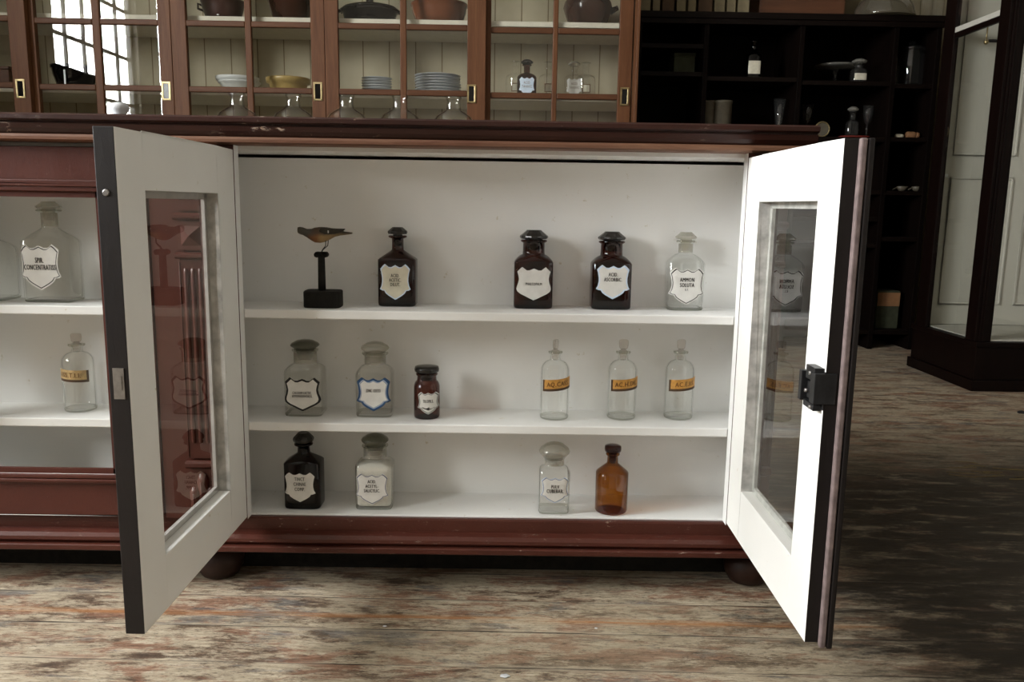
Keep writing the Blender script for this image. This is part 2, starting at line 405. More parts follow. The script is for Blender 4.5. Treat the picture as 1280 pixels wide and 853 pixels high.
top_prof = [(.36, .850), (-.062, .850), (-.066, .847), (-.066, .8405), (-.062, .838), (-.056, .8375), (-.056, .8355), (-.060, .834), (-.058, .826), (-.053, .820), (-.050, .8175)]
low_prof = [(-.050, .8175), (-.053, .8168), (-.054, .813), (-.053, .8085), (-.045, .806), (.36, .806), (.36, .8175)]
mb = MB(); mb.prism(top_prof+[(.36, .8175)], XLEFT-.03, .545, 'x', 0); mb.prism(low_prof, XLEFT-.03, .535, 'x', 1)
part(mb, 'countertop', ['maroon_top', 'bare_edge'])
mb = MB(); mb.box((XLEFT, 0, ZT), (XBODY, .34, .806)); part(mb, 'top_board', 'white')
mb = MB(); mb.box((XLEFT, .0045, ZB-.018), (-.45, .34, ZB)); mb.box((-.45, -.002, ZB-.018), (XBODY, .34, ZB)); part(mb, 'bottom_board', 'white', bevel=.002)
mb = MB(); mb.box((XLEFT, DP, ZB), (XBODY, DP+.012, ZT-.0065)); part(mb, 'back_panel', 'white')
mb = MB(); mb.box((XLEFT, .32, ZB), (XBODY, .34, ZT)); part(mb, 'rear_panel', 'maroon')
mb = MB(); mb.box((XBODY-.016, 0.001, ZB), (XBODY, .32, ZT), mis=[1, 1, 1, 1, 1, 0]); part(mb, 'end_panel', ['white', 'maroon_v'])
mb = MB(); mb.box((XLEFT, 0.001, ZB), (XLEFT+.016, .32, ZT), mis=[1, 1, 1, 0, 1, 1]); part(mb, 'end_panel', ['white', 'maroon_v'])
mb = MB(); mb.box((-.523, 0.001, ZB), (-.507, DP, ZT)); part(mb, 'partition', 'white')
# stiles of the front frame
for x0, x1 in ((-.59, -.44), (.44, XBODY), (-1.66, -1.475)):
    mb = MB(); mb.box((x0, -.024, ZB-.004), (x1, .0, .806), mis=[1, 1, 1, 1 if x0 > 0 else 0, 0, 1 if x0 < -1 else 0]); part(mb, 'stile', ['white', 'maroon_v'], bevel=.001)
# shelves
for x0, x1 in ((-.506, XBODY-.017), (XLEFT+.017, -.524)):
    for z0, z1 in SH:
        mb = MB()
        if x0 > -.6:
            mb.box((x0, .0, z0), (x1, DP, z1))
            mb.box((-.4385, -.004, z0), (.4385, .002, z1))
        else: mb.box((x0, .004, z0), (x1, DP, z1))
        part(mb, 'shelf', 'white', bevel=.0018)
# base moulding
bp = [(.005, .1345), (-.010, .1345), (-.0115, .131), (-.012, .110), (-.019, .1095), (-.030, .1075), (-.0365, .102), (-.037, .096), (-.033, .0915), (-.027, .0905), (-.0275, .089), (-.040, .0885), (-.042, .087), (-.042, .0790), (-.040, .077), (.005, .077)]
mb = MB(); mb.prism(bp, XLEFT-.02, .53, 'x'); part(mb, 'base_moulding', 'maroon')
mb = MB(); mb.box((XLEFT+.03, .068, .0), (XBODY-.03, .080, .079)); part(mb, 'gap_shade_board', 'black_wood')  # black board added for the shade in the gap under the counter
mb = MB(); mb.box((XLEFT, -.022, .1346), (-.592, .004, .1384)); part(mb, 'door_stop_strip', 'maroon')
mb = MB(); mb.box((XLEFT+.02, .005, .079), (XBODY-.02, .32, ZB-.018)); part(mb, 'base_frame', 'maroon')
# bun feet
for x, y in ((-.515, .034), (.503, .034), (-1.55, .034), (-.515, .28), (.47, .28)):
    mb = MB(); mb.lathe([(.020, 0), (.034, .004), (.042, .018), (.045, .034), (.041, .050), (.030, .060), (.026, .066), (.034, .072), (.034, .079)], (x, y, 0), 28); part(mb, 'foot', 'foot_wood')
# fluted pilasters on the stiles
def pilaster(xc):
    w = .023; y0 = -.0245; y1 = -.034
    mb = MB()
    mb.box((xc-w, y1, .252), (xc+w, y0, .610))                          # shaft
    for k in range(3):                                                 # reeds between flutes
        x = xc+(k-1)*.0125
        mb.tube([(x, y1+.002, .282), (x, y1, .290), (x, y1, .586), (x, y1+.002, .594)], .0040, 12)
    for x in (xc-w, xc+w): mb.tube([(x, y1, .255), (x, y1, .606)], .0016, 6)
    p = part(mb, 'pilaster', 'maroon_v', bevel=.0008)
    mb = MB(); mb.box((xc-w, y1-.003, .626), (xc+w, y0, .676))
    a = .017; zc = .651; ya = y1-.003
    mb.add([(xc-a, ya, zc-a), (xc+a, ya, zc-a), (xc+a, ya, zc+a), (xc-a, ya, zc+a), (xc, ya-.011, zc)], [(0, 1, 4), (1, 2, 4), (2, 3, 4), (3, 0, 4)])
    mb.build('pyramid_block', 'maroon_v', p, B0, .0006)
    for zc_, h, e in ((.617, .0055, .0045), (.684, .006, .006), (.242, .007, .005)):
        mb = MB(); prof = [(y0, zc_-h), (y1-.004, zc_-h), (y1-.009, zc_-h*.4), (y1-.009, zc_+h*.4), (y1-.004, zc_+h), (y0, zc_+h)]
        mb.prism(prof, xc-w-e, xc+w+e, 'x'); mb.build('moulding_band', 'maroon_v', p, B0)
    mb = MB(); mb.box((xc-w-.002, y1-.004, .694), (xc+w+.002, y0, .706)); mb.box((xc-w, y1, .706), (xc+w, y0, .79))
    for s in (-1, 0, 1): mb.lathe([(.002, 0), (.008, .006), (.0095, .02), (.006, .036), (.001, .046)], (xc+s*.016, y1, .712), 12, sy=.6)
    mb.build('capital', 'maroon_v', p, B0)
    mb = MB(); mb.box((xc-w, y1+.002, .142), (xc+w, y0, .232))
    for s, h, z in ((-1, .055, .145), (0, .078, .148), (1, .055, .145)):
        x = xc+s*.0145
        mb.lathe([(.004, 0), (.0095, h*.15), (.0085, h*.5), (.0105, h*.8), (.006, h*.97), (.001, h)], (x, y1, z), 14, sy=.75)
        mb.tube([(x, y1-.009, z+.004), (x, y1-.011, z+h*.8)], .0016, 6)
    mb.build('carved_leaf', 'maroon_v', p, B0)
pilaster(-.515); pilaster(.4835)

# doors: u across from the hinge, t outward from the inside face, v up
def make_door(tf, W, H, name, mats_free, astragal=False, hs=.078, fs=.074, tr=.075, br=.079, bead='bead_grey', pane='pane_counter'):
    TH = .026; GT = .016
    mats = ['white_door', 'dark_edge', 'maroon_v', 'putty']
    u0, u1, v0, v1 = hs, W-fs, br, H-tr
    mb = MB()
    def bx(a, b, mis): mb.box(a, b, mis=mis)
    # box faces order: z-,z+,y-(t0),x+,y+(t1),x-   with x=u,y=t,z=v
    bx((0, 0, 0), (u0, TH, H), [1, 1, 0, 3, 2, 2])
    bx((u1, 0, 0), (W, TH, H), [1, 1, 0, 1, 2, 0])
    bx((u0, 0, 0), (u1, TH, v0), [1, 0, 0, 0, 2, 0])
    bx((u0, 0, v1), (u1, TH, H), [3, 1, 0, 0, 2, 0])
    d = mb.build('door', mats, counter, tf=tf, base=B0, bevel=.0012)
    mb = MB()                                                   # rebate strips that hold the glass on both sides
    for t0, t1, w in ((GT+.0035, TH-.001, .010),):
        mb.box((u0, t0, v0), (u0+w, t1, v1)); mb.box((u1-w, t0, v0), (u1, t1, v1))
        mb.box((u0, t0, v0), (u1, t1, v0+w)); mb.box((u0, t0, v1-w), (u1, t1, v1))
    mb.build('glazing_bead', 'putty' if astragal else bead, d, tf=tf, base=B0)
    mb = MB()                                                   # moulding on the outside around the pane
    for off, w, hh in ((0, .008, .006), (.008, .006, .009), (.014, .005, .004)):
        a, b, c, e = u0-off, u1+off, v0-off, v1+off
        mb.box((a-w, TH, c-w), (a, TH+hh, e+w)); mb.box((b, TH, c-w), (b+w, TH+hh, e+w))
        mb.box((a, TH, c-w), (b, TH+hh, c)); mb.box((a, TH, e), (b, TH+hh, e+w))
    mb.build('door_moulding', 'maroon', d, tf=tf, base=B0, bevel=.0015)
    mb = MB(); mb.box((u0-.001, GT, v0-.001), (u1+.001, GT+.003, v1+.001)); mb.build('pane', pane, d, tf=tf, base=B0)
    if astragal:
        mb = MB(); mb.box((W+.0002, .017, -.003), (W+.010, TH-.001, H)); mb.build('meeting_strip', 'grey_strip', d, tf=tf, base=B0, bevel=.002)
        mb = MB(); mb.box((W-.012, TH, -.004), (W+.010, TH+.008, H)); mb.build('outer_strip', 'dark_edge', d, tf=tf, base=B0, bevel=.002)
    return d
def door_tf(hx, hy, ang, mirror):
    # u direction in plan; t direction points to the outside of the door
    ux, uy = (cos(ang), -sin(ang)) if not mirror else (-cos(ang), -sin(ang))
    tx, ty = (uy, -ux) if not mirror else (-uy, ux)
    return Matrix(((ux, tx, 0, hx), (uy, ty, 0, hy), (0, 0, 1, ZB+.001), (0, 0, 0, 1)))
H = ZT-ZB-.002
tfL = door_tf(-.4405, -.026, 1.5837, False); WD = .4385
dL = make_door(tfL, WD-.022, H, 'door', None); dL['label'] = 'open left door with greyish white inside face'
tfR = door_tf(.4405, -.026, 1.5591, True)
dR = make_door(tfR, WD-.022, H, 'door', None, True, br=.09); dR['label'] = 'open right door with bright white inside face'
tfC = Matrix(((-1, 0, 0, -.592), (0, -1, 0, -.0005), (0, 0, 1, ZB+.001), (0, 0, 0, 1)))
dC = make_door(tfC, .4385, H, 'door', None, bead='maroon_v', pane='pane_closed'); dC['label'] = 'closed maroon glazed door'
tfC2 = Matrix(((1, 0, 0, -1.474), (0, -1, 0, -.0005), (0, 0, 1, ZB+.001), (0, 0, 0, 1)))
dC2 = make_door(tfC2, .4385, H, 'door', None, bead='maroon_v', pane='pane_closed'); dC2['label'] = 'closed maroon glazed door'
WF = WD-.022
# striker plate on the left door's free edge
mb = MB(); mb.box((WF, .006, .322), (WF+.0012, .020, .362)); mb.box((WF, .009, .334), (WF+.002, .014, .352)); mb.build('strike_plate', 'steel', dL, tf=tfL, base=B0)
mb = MB(); mb.lathe([(.0045, 0), (.0045, .001), (.003, .002)], (0, 0, 0), 12)
mb.build('screw', 'steel', dL, tf=tfL @ Matrix.Translation((WF, .014, .580)) @ Matrix.Rotation(pi/2, 4, 'Y'), base=B0)
# rim lock on the right door
mb = MB(); zl = .318
mb.box((WF-.056, -.0015, zl+.002), (WF+.0018, 0, zl+.052))                  # mounting plate
mb.box((WF-.050, -.016, zl+.006), (WF-.040, -.001, zl+.046)); mb.box((WF-.040, -.012, zl), (WF-.003, -.001, zl+.008)); mb.box((WF-.034, -.013, zl+.038), (WF-.003, -.001, zl+.056))
mb.box((WF-.034, -.010, zl+.012), (WF-.022, -.001, zl+.034)); mb.box((WF-.014, -.014, zl+.010), (WF+.0025, .014, zl+.050))
lk = mb.build('rim_lock', 'iron', dR, tf=tfR, base=B0, bevel=.0012)
for u, v in ((-.018, .047), (-.010, .004), (-.028, .022)):
    mb2 = MB(); mb2.tube([(WF+u, -.0100, zl+v), (WF+u, -.0150, zl+v)], .0026, 10)
    mb2.build('screw', 'steel', lk, tf=tfR, base=B0)

# ------------------------------------------------------------------ bottles
def text_mesh(s, size, squeeze=.62):
    cu = bpy.data.curves.new('t', 'FONT'); cu.body = s; cu.size = size; cu.align_x = 'CENTER'; cu.align_y = 'CENTER'; cu.resolution_u = 2; cu.offset = 0; cu.space_character = 1.12
    ob = bpy.data.objects.new('t', cu); COL.objects.link(ob)
    dg = bpy.context.evaluated_depsgraph_get()
    me = ob.evaluated_get(dg).to_mesh()
    v = [(p.co.x*squeeze, p.co.y) for p in me.vertices]; f = [tuple(p.vertices) for p in me.polygons]
    ob.evaluated_get(dg).to_mesh_clear(); bpy.data.objects.remove(ob); bpy.data.curves.remove(cu)
    return v, f

HALF_A = [(0, .455), (.06, .425), (.13, .395), (.21, .40), (.33, .48), (.40, .43), (.48, .345), (.45, .25), (.425, .10), (.425, 0), (.45, -.12), (.5, -.21), (.42, -.245), (.355, -.25), (.31, -.32), (.22, -.385), (.10, -.45), (0, -.5)]
HALF_B = [(0, .455), (.06, .43), (.13, .40), (.21, .40), (.34, .5), (.41, .43), (.48, .36), (.45, .26), (.43, .14), (.45, .02), (.49, -.10), (.5, -.17), (.47, -.24), (.38, -.31), (.24, -.38), (.10, -.455), (0, -.5)]
def shield(kind):
    h = HALF_A if kind == 'A' else HALF_B
    return h+[(-x, z) for x, z in h[-2:0:-1]]

def superring(hw, hd, n, z, c=(0, 0), N=44):
    r = []
    for i in range(N):
        t = 2*pi*(i+.5)/N; a, b = cos(t), sin(t)
        r.append((c[0]+hw*math.copysign(abs(a)**(2/n), a), c[1]+hd*math.copysign(abs(b)**(2/n), b), z))
    return r

class Bot:
    pass

def bottle(name, label, cat, cx, base, w, sh, nb, nw, lip, lw, zshelf, glass='clear', n=5.0, dr=.78, rnd=.5, stop=None, stop_mat='ground', inner=True, neck_mat=None, group=None, yfix=None, ymax=.1205, ymin=.004, lip_mat=None):
    p = atZ(cx, base, zshelf)
    s = mpp(p) if yfix is None else mpp((p.x, yfix, zshelf))
    hw = w*s/2; hd = hw*dr
    if yfix is None:
        yc = min(max(p.y+hd, ymin+hd), ymax-hd-.003)
    else: yc = yfix
    # re-aim sideways at the final depth
    d = ray(cx, base); X = CAM.x+d.x*((yc-hd*.5-CAM.y)/d.y)
    s = mpp((X, yc-hd*.3, zshelf)); hw = w*s/2; hd = hw*dr
    b = Bot(); b.s = s; b.hw = hw; b.hd = hd; b.n = n; b.base_px = base; b.cx = cx
    b.z = lambda py: (base-py)*s*1.012
    t = thing(name, label, cat, (X, yc, zshelf+.0004), group); b.o = t
    zs, zn, zl = b.z(sh), b.z(nb), b.z(lip)
    nr = nw*s/2; lr = lw*s/2; lth = max(.0022, 2.4*s)
    def body(off, z0, top):
        k = max(.3, 1-off/hw)
        rs = []
        a, c = hw-off, hd-off
        def R(fa, z, nn):  rs.append(superring(fa*a, fa*c, nn, z))
        R(.90, z0, n); R(.975, z0+.0012, n); R(1, z0+.0045, n); R(1, z0+(zs-z0)*.5, n); R(1, zs-off*.3-.003*rnd, n)
        # shoulder: between box corner and round neck
        nro = nr-off*.8
        for i in range(1, 7):
            q = i/7
            e = (1-q) if rnd < .3 else (1-q)*(1-rnd)+rnd*sqrt(max(0, 1-q*q))
            fx = nro+(a-nro)*e; fy = nro+(c-nro)*e
            nn = n+(2-n)*min(1, q*1.25)
            rs.append(superring(fx, fy, nn, zs+(zn-zs)*q))
        rs.append(superring(nro*1.03, nro*1.03, 2, zn)); rs.append(superring(nro, nro, 2, zn+(zl-zn)*.25))
        rs.append(superring(nro*(1.0), nro*1.0, 2, top))
        return rs
    mb = MB(); mb.fixn = False
    rs = body(0, 0, zl-lth*1.6)
    rs += [superring(lr*.97, lr*.97, 2, zl-lth), superring(lr, lr, 2, zl-lth*.5), superring(lr*.95, lr*.95, 2, zl), superring(nr*.86, nr*.86, 2, zl)]
    mb.rings(rs, 0, True, True, False)
    nr_ = len(rs); Nn = len(rs[0])
    if inner:
        for q in range((nr_-1)*Nn):
            if q//Nn in (0, 1) or q//Nn >= nr_-4: mb.mi[q] = 1
    if inner: mb.rings(body(.0024, .0055, zl), 0, True, True, False, flip=True)
    b.body = mb.build('body', [glass, 'thick_clear'] if inner else glass, t)
    if neck_mat:
        mb = MB(); mb.lathe([(nr*1.015, zn+.001), (nr*1.015, zl-lth*1.8)], n=32, cap0=False, cap1=False); mb.build('ground_neck', neck_mat, b.body)
    if stop:
        kind, sb, st, sw = stop
        z0, z1, r = b.z(sb), b.z(st), sw*s/2; hh = z1-z0
        mb = MB()
        plug = [(nr*.60, max(zn, zl-.020)), (nr*.82, zl-.001), (nr*.82, z0)]
        if kind == 'facet':
            mb.lathe(plug, n=20, cap1=False); mb.lathe([(nr*.8, z0), (r*.93, z0+hh*.05), (r, z0+hh*.30), (r*.95, z0+hh*.48), (r*.55, z0+hh*.95), (r*.50, z1)], n=10, smooth=False, ph=pi/10)
        elif kind == 'mush':
            mb.lathe(plug+[(r*.72, z0), (r*.97, z0+hh*.30), (r, z0+hh*.42), (r*.90, z0+hh*.62), (r*.55, z0+hh*.90), (r*.2, z1)], n=32)
        elif kind == 'dome':
            mb.lathe(plug+[(r*.9, z0), (r, z0+hh*.18), (r*.98, z0+hh*.34), (r*.62, z0+hh*.82), (r*.50, z1)], n=14, smooth=False)
        elif kind == 'disk':
            mb.lathe(plug+[(r*.8, z0), (r*.97, z0+hh*.15), (r, z0+hh*.5), (r*.94, z0+hh*.88), (r*.5, z1), (.0005, z1)], n=32)
        elif kind == 'paddle':
            mb.lathe(plug+[(nr*.45, z0+hh*.12), (nr*.4, z0+hh*.2)], n=20)
            th = .0028
            ang = stop_ang.get(name+str(cx), 0)
            rs = []
            for f, rr in ((-1, .88), (-.65, 1.0), (.65, 1.0), (1, .88)):
                ring = []
                for i in range(32):
                    t_ = 2*pi*i/32; a_, b_ = cos(t_), sin(t_)
                    u_ = math.copysign(abs(a_)**.55, a_); v_ = math.copysign(abs(b_)**.55, b_)
                    r0 = rr*r*u_*(.94+.08*v_)
                    ring.append((r0*cos(ang)-f*th*sin(ang), r0*sin(ang)+f*th*cos(ang), z0+hh*.56+rr*hh*.44*v_))
                rs.append(ring)
            mb.rings(rs, 0, True)
        mb.build('stopper', stop_mat, t)
    return b
stop_ang = {}

def surf(b, x, off):
    q = min(.999, abs(x)/b.hw)
    return -b.hd*(1-q**b.n)**(1/b.n)-off

def shield_label(b, x0, x1, y0, y1, kind='A', rings=((1, 'label'),), lines=(), ink='ink', emblem=False, tilt=0, squeeze=.62, backing=None):
    s = b.s; cxx = ((x0+x1)/2-b.cx)*s; w = (x1-x0)*s; zc = b.z((y0+y1)/2); h = (y1-y0)*s*1.01
    poly = shield(kind)
    mats = []; mb = MB(); mb.fixn = False
    scales = [r[0] for r in rings]+[.0]
    def P(x, z, off):
        x2 = x*cos(tilt)-z*sin(tilt); z2 = x*sin(tilt)+z*cos(tilt)
        X = max(-b.hw*.985, min(b.hw*.985, cxx+x2)); return (X, surf(b, X, off), zc+z2)
    for i, (sc, mt) in enumerate(rings):
        if mt not in mats: mats.append(mt)
        mi = mats.index(mt); nx = scales[i+1]
        sub = [sc, nx] if nx > 0 else [sc, .8*sc, .55*sc, .3*sc, .1*sc]
        for a, c in zip(sub, sub[1:]):
            n = len(poly); v = []
            for k in (a, c):
                for (x, z) in poly: v.append(P(x*w*k, z*h*k, .0007))
            mb.add(v, [(j, (j+1) % n, n+(j+1) % n, n+j) for j in range(n)], mi)
        if nx == 0:
            n = len(poly); mb.add([P(x*w*.1*sc, z*h*.1*sc, .0007) for x, z in poly], [tuple(range(n))[::-1]], mi)
    # edge thickness back to the glass
    n = len(poly); v = [P(x*w, z*h, .0007) for x, z in poly]+[P(x*w, z*h, -.0003) for x, z in poly]
    mb.add(v, [(j, n+j, n+(j+1) % n, (j+1) % n) for j in range(n)], mats.index(rings[0][1]))
    lab = mb.build('label', mats, b.o)
    mb = MB(); mb.fixn = False
    for txt, px, pyc, *rest in lines:
        sq = rest[0] if rest else squeeze
        tv, tf_ = text_mesh(txt, px*s*1.30, sq)
        zz = (((y0+y1)/2)-pyc)*s
        for dx, e_ in ((-.022, 0), (.022, .00004)): mb.add([P(x+dx*px*s*1.3, z+zz, .0011+e_) for x, z in tv], tf_)
    if lines: mb.build('lettering', ink, lab)
    if emblem:
        e = [(0, .3), (.1, .42), (.2, .34), (.12, .2), (.3, .08), (.62, .3), (1, .42), (.85, .1), (.5, -.12), (.15, -.28), (0, -.42), (-.15, -.28), (-.5, -.12), (-.85, .1), (-1, .42), (-.62, .3), (-.3, .08), (-.12, .2)]
        mb = MB(); mb.fixn = False
        n = len(e); v = [P(x*w*.30, z*h*.17-h*.25, .0011) for x, z in e]+[P(0, -h*.26, .0011)]
        mb.add(v, [(j, n, (j+1) % n) for j in range(n)])
        mb.build('eagle_emblem', 'ink', lab)
    return lab

def band_label(b, y0, y1, slope, txt, ang0, ang1, gold='gold', sz=5.5, flip=False):
    r = b.hw+.0006; s = b.s; N = 30
    zc = b.z((y0+y1)/2); h = (y1-y0)*s
    def P(a, z, off=0): return ((r+off)*sin(a), -(r+off)*cos(a), z)
    mb = MB(); mb.fixn = False
    zrel = [(.5, 0), (.40, 0), (-.27, 0), (-.29, 1), (-.5, 1)]
    for i in range(N):
        for k in range(len(zrel)-1):
            v = []
            for j, kk in ((i, k), (i+1, k), (i+1, k+1), (i, k+1)):
                a = ang0+(ang1-ang0)*j/N; z = zc+h*zrel[kk][0]+slope*(a-(ang0+ang1)/2)*r
                v.append(P(a, z))
            dark = 1 if (k >= 3 or (i < 2 and not flip) or (i >= N-2 and flip)) else 0
            mb.add(v, [(0, 3, 2, 1)], dark)
    lab = mb.build('label', [gold, 'gold_edge'], b.o)
    tv, tf_ = text_mesh(txt, sz*s*1.36, .8)
    mb = MB(); mb.fixn = False
    mid = (ang0+ang1)/2
    for dx, e_ in ((-.02, 0), (.02, .00004)): mb.add([P(mid+(x+dx*sz*s*1.3)/r, zc+h*.06+z+slope*x, .0006+e_) for x, z in tv], tf_)
    mb.build('lettering', 'ink_brown', lab)

S1, S2 = SH[0][1], SH[1][1]
# upper shelf
b = bottle('apothecary_bottle', 'narrow dark brown stoppered bottle with cream label reading ACID ACETIC, beside the bird', 'bottle', 496.6, 383.8, 47, 326.7, 315.5, 14.4, 298, 23, S1, 'amber_dark', 6, .75, .25, ('facet', 296.6, 288, 25), 'black_stopper', False)
shield_label(b, 476.5, 514.5, 331, 375.5, 'A', ((1, 'label_blue'), (.93, 'label_cream')), [('ACID.', 4.6, 346), ('ACETIC.', 4.6, 351.5), ('DILUT.', 4.6, 357)])
b = bottle('apothecary_bottle', 'wide brown stoppered jar with white shield label on one line, near shelf middle', 'bottle', 666, 386.6, 48.5, 330, 321, 27, 303.3, 33, S1, 'amber_dark', 6, .75, .45, ('dome', 302.3, 291.6, 35.5), 'black_stopper', False)
shield_label(b, 645, 687.5, 335.6, 376, 'B', ((1, 'label'),), [('PHALCOPALM', 3.6, 356.3)])
b = bottle('apothecary_bottle', 'wide brown stoppered jar labelled ACID ASCORBIC with pale blue label edge', 'bottle', 763, 387.5, 49.5, 332, 322.5, 27, 304.5, 33, S1, 'amber_dark', 6, .75, .45, ('dome', 303.4, 293.4, 35), 'black_stopper', False)
shield_label(b, 743, 784.5, 332, 374.5, 'A', ((1, 'label_blue'), (.9, 'label')), [('ACID.', 5, 344.6), ('ASCORBIC.', 5, 350.8)])
b = bottle('apothecary_bottle', 'clear glass stoppered bottle with white label reading AMMON SOLUTA', 'bottle', 855, 389, 46, 331, 320, 17.5, 304, 24, S1, 'clear', 5.5, .78, .5, ('dome', 302.5, 294, 27), 'ground', neck_mat='ground')
shield_label(b, 833, 877, 335.6, 381.5, 'A', ((1, 'label'), (.95, 'ink'), (.90, 'label')), [('AMMON', 5.4, 351.2, .62), ('SOLUTA', 5.4, 357.8, .62), ('R.T.', 3, 363.4)])
# middle shelf
b = bottle('apothecary_bottle', 'clear square jar with dusty stopper and thick black bordered shield label', 'bottle', 381, 521.8, 47, 466, 458.4, 28, 440.3, 33, S2, 'clear_pale', 7, .85, .6, ('mush', 440.2, 429, 36), 'ground_dark', neck_mat='ground')
shield_label(b, 359, 403.5, 472.5, 514.5, 'B', ((1, 'ink'), (.885, 'label')), [('CALCIUM LACTIC.', 3.6, 491.8, .56), ('HYPOPHOSPHOROS.', 3.6, 496, .52)])
b = bottle('apothecary_bottle', 'clear jar with pale stopper and thick blue bordered shield label', 'bottle', 468.3, 522.8, 45.4, 469.5, 459.4, 26, 444.5, 33, S2, 'clear_pale', 6, .85, .6, ('mush', 444.4, 431.4, 35), 'ground', neck_mat='ground')
shield_label(b, 447.5, 490, 471.5, 514.5, 'A', ((1, 'ink_blue'), (.86, 'label_blue'), (.83, 'ink_blue'), (.80, 'label')), [('ZINC OXYD', 4.4, 489, .52)])
b = bottle('apothecary_bottle', 'small red brown jar with flat black lid and an eagle on its label', 'bottle', 532.8, 525.4, 32.4, 487, 479, 24, 469.6, 27.5, S2, 'amber_red', 2.2, 1.0, .7, ('disk', 469, 461, 30.8), 'black_stopper', False)
shield_label(b, 522.8, 549.3, 490.3, 518.5, 'A', ((1, 'label'), (.94, 'ink'), (.88, 'label')), [('TR.OPII.S.', 4.2, 502.3, .5)], emblem=True)
for cx_, base_, lw_, sw_, txt, ang, word in ((692.8, 526.9, 18, 13, 'AQ.CASS.', 1.15, 'leftmost of the three round clear bottles, gold band reading AQ.CASS'),
                                   (777.2, 526.7, 18.5, 12.5, 'AC.H.DIL.', .15, 'middle of the three round clear bottles, gold band reading AC.H.DIL'),
                                   (848.8, 526.6, 18.5, 12, 'AC.E.I.S.', .35, 'rightmost of the three round clear bottles, slanting gold band reading AC.E.I.S')):
    stop_ang['gold_label_bottle'+str(cx_)] = ang
    b = bottle('gold_label_bottle', word, 'bottle', cx_, base_, 36.5, 466, 454, 13.6, 443, lw_, S2, 'clear', 2, 1.0, .85, ('paddle', 443, 428.5, sw_), 'ground_clear', group='round gold banded bottles')
    band_label(b, 474.6, 489.2, .10, txt, -.95, 1.40, sz=6)
# lower shelf
b = bottle('apothecary_bottle', 'near black stoppered bottle with white label reading TINCT CHINAE COMP', 'bottle', 379.5, 637.6, 45, 580.5, 570, 15, 558, 23, ZB, 'black_glass', 6, .78, .25, ('facet', 556.5, 545, 26), 'black_stopper', False)
shield_label(b, 358.8, 397, 589.7, 627.8, 'A', ((1, 'label'),), [('TINCT', 4.8, 598.8), ('CHINAE', 4.8, 605.2), ('COMP.', 4.8, 611.8)])
b = bottle('apothecary_bottle', 'clear square jar full of white powder labelled ACID ACETYL-SALICYLIC', 'bottle', 468.2, 638.5, 46, 584, 577, 28, 560.5, 33, ZB, 'clear_pale', 7, .85, .6, ('mush', 560, 547, 34), 'ground_dark', neck_mat='ground')
shield_label(b, 446.5, 487.5, 591, 630.8, 'A', ((1, 'label'), (.97, 'ink_navy'), (.925, 'label')), [('ACID.', 4.6, 602), ('ACETYL-', 4.6, 607.8), ('SALICYLIC.', 4.6, 613.6)])
mb = MB(); zt_ = b.z(584)*.98
mb.rings([superring((b.hw-.0032)*f, (b.hd-.0032)*f, b.n, z) for f, z in ((.9, .006), (1, .009), (1, zt_*.9), (.97, zt_), (.4, zt_+.003), (.05, zt_+.004))]); mb.build('powder', 'powder', b.o)
b = bottle('apothecary_bottle', 'clear jar with large mushroom stopper and label reading PULV CUBEBAR', 'bottle', 691.8, 644, 39, 592, 585.5, 24, 574.5, 27, ZB, 'clear', 5, .85, .7, ('mush', 575.5, 557, 38.5), 'ground', neck_mat='ground')
shield_label(b, 675, 710, 595.5, 629, 'A', ((1, 'label_blue'), (.96, 'ink_navy'), (.92, 'label')), [('PULV', 5, 608.4), ('CUBEBAR.', 5.4, 614, .6)])
b = bottle('amber_bottle', 'unlabelled amber glass bottle on the cabinet floor with flat dark stopper', 'bottle', 764.5, 645.7, 40.5, 595.5, 584.3, 13.5, 571.5, 17.5, ZB, 'amber', 2, 1.0, .15, ('disk', 570.5, 561.5, 21), 'amber_dark', False)
# left bay
b = bottle('apothecary_bottle', 'large rectangular clear bottle behind the closed door, label reading SPIR CONCENTRATISS', 'bottle', 64.5, 379, 60, 304, 288, 18.5, 266.5, 29.5, S1, 'clear_pale', 9, .62, .2, ('dome', 265.5, 257, 29.5), 'ground', neck_mat='ground', ymin=.012)
shield_label(b, 33.5, 84.5, 306.7, 363.5, 'A', ((1, 'label'), (.94, 'ink'), (.895, 'label')), [('SPIR.', 7, 327.6, .5), ('CONCENTRATISS', 7, 336.2, .49)])
stop_ang['gold_label_bottle96.8'] = .5
b = bottle('gold_label_bottle', 'round clear bottle with faded gold band, alone on the middle shelf behind the closed door', 'bottle', 96.8, 517, 38, 455, 444, 14, 434, 20, S2, 'clear', 2, 1.0, .85, ('paddle', 434, 421, 13), 'ground_clear', group='round gold banded bottles', ymin=.012)
band_label(b, 463.5, 478.5, -.06, 'ESS.T.I.I.', -1.2, 1.1, 'gold_pale', 6, True)
b = bottle('apothecary_bottle', 'clear bottle cut off by the left edge of the photo, beside the large rectangular bottle', 'bottle', -17, 375.5, 56, 312, 300, 18, 280, 27, S1, 'clear_pale', 6, .82, .5, ('dome', 279, 271, 28), 'ground', ymin=.03)
shield_label(b, -40, 1.5, 318, 362, 'A', ((1, 'ink'), (.9, 'label')))

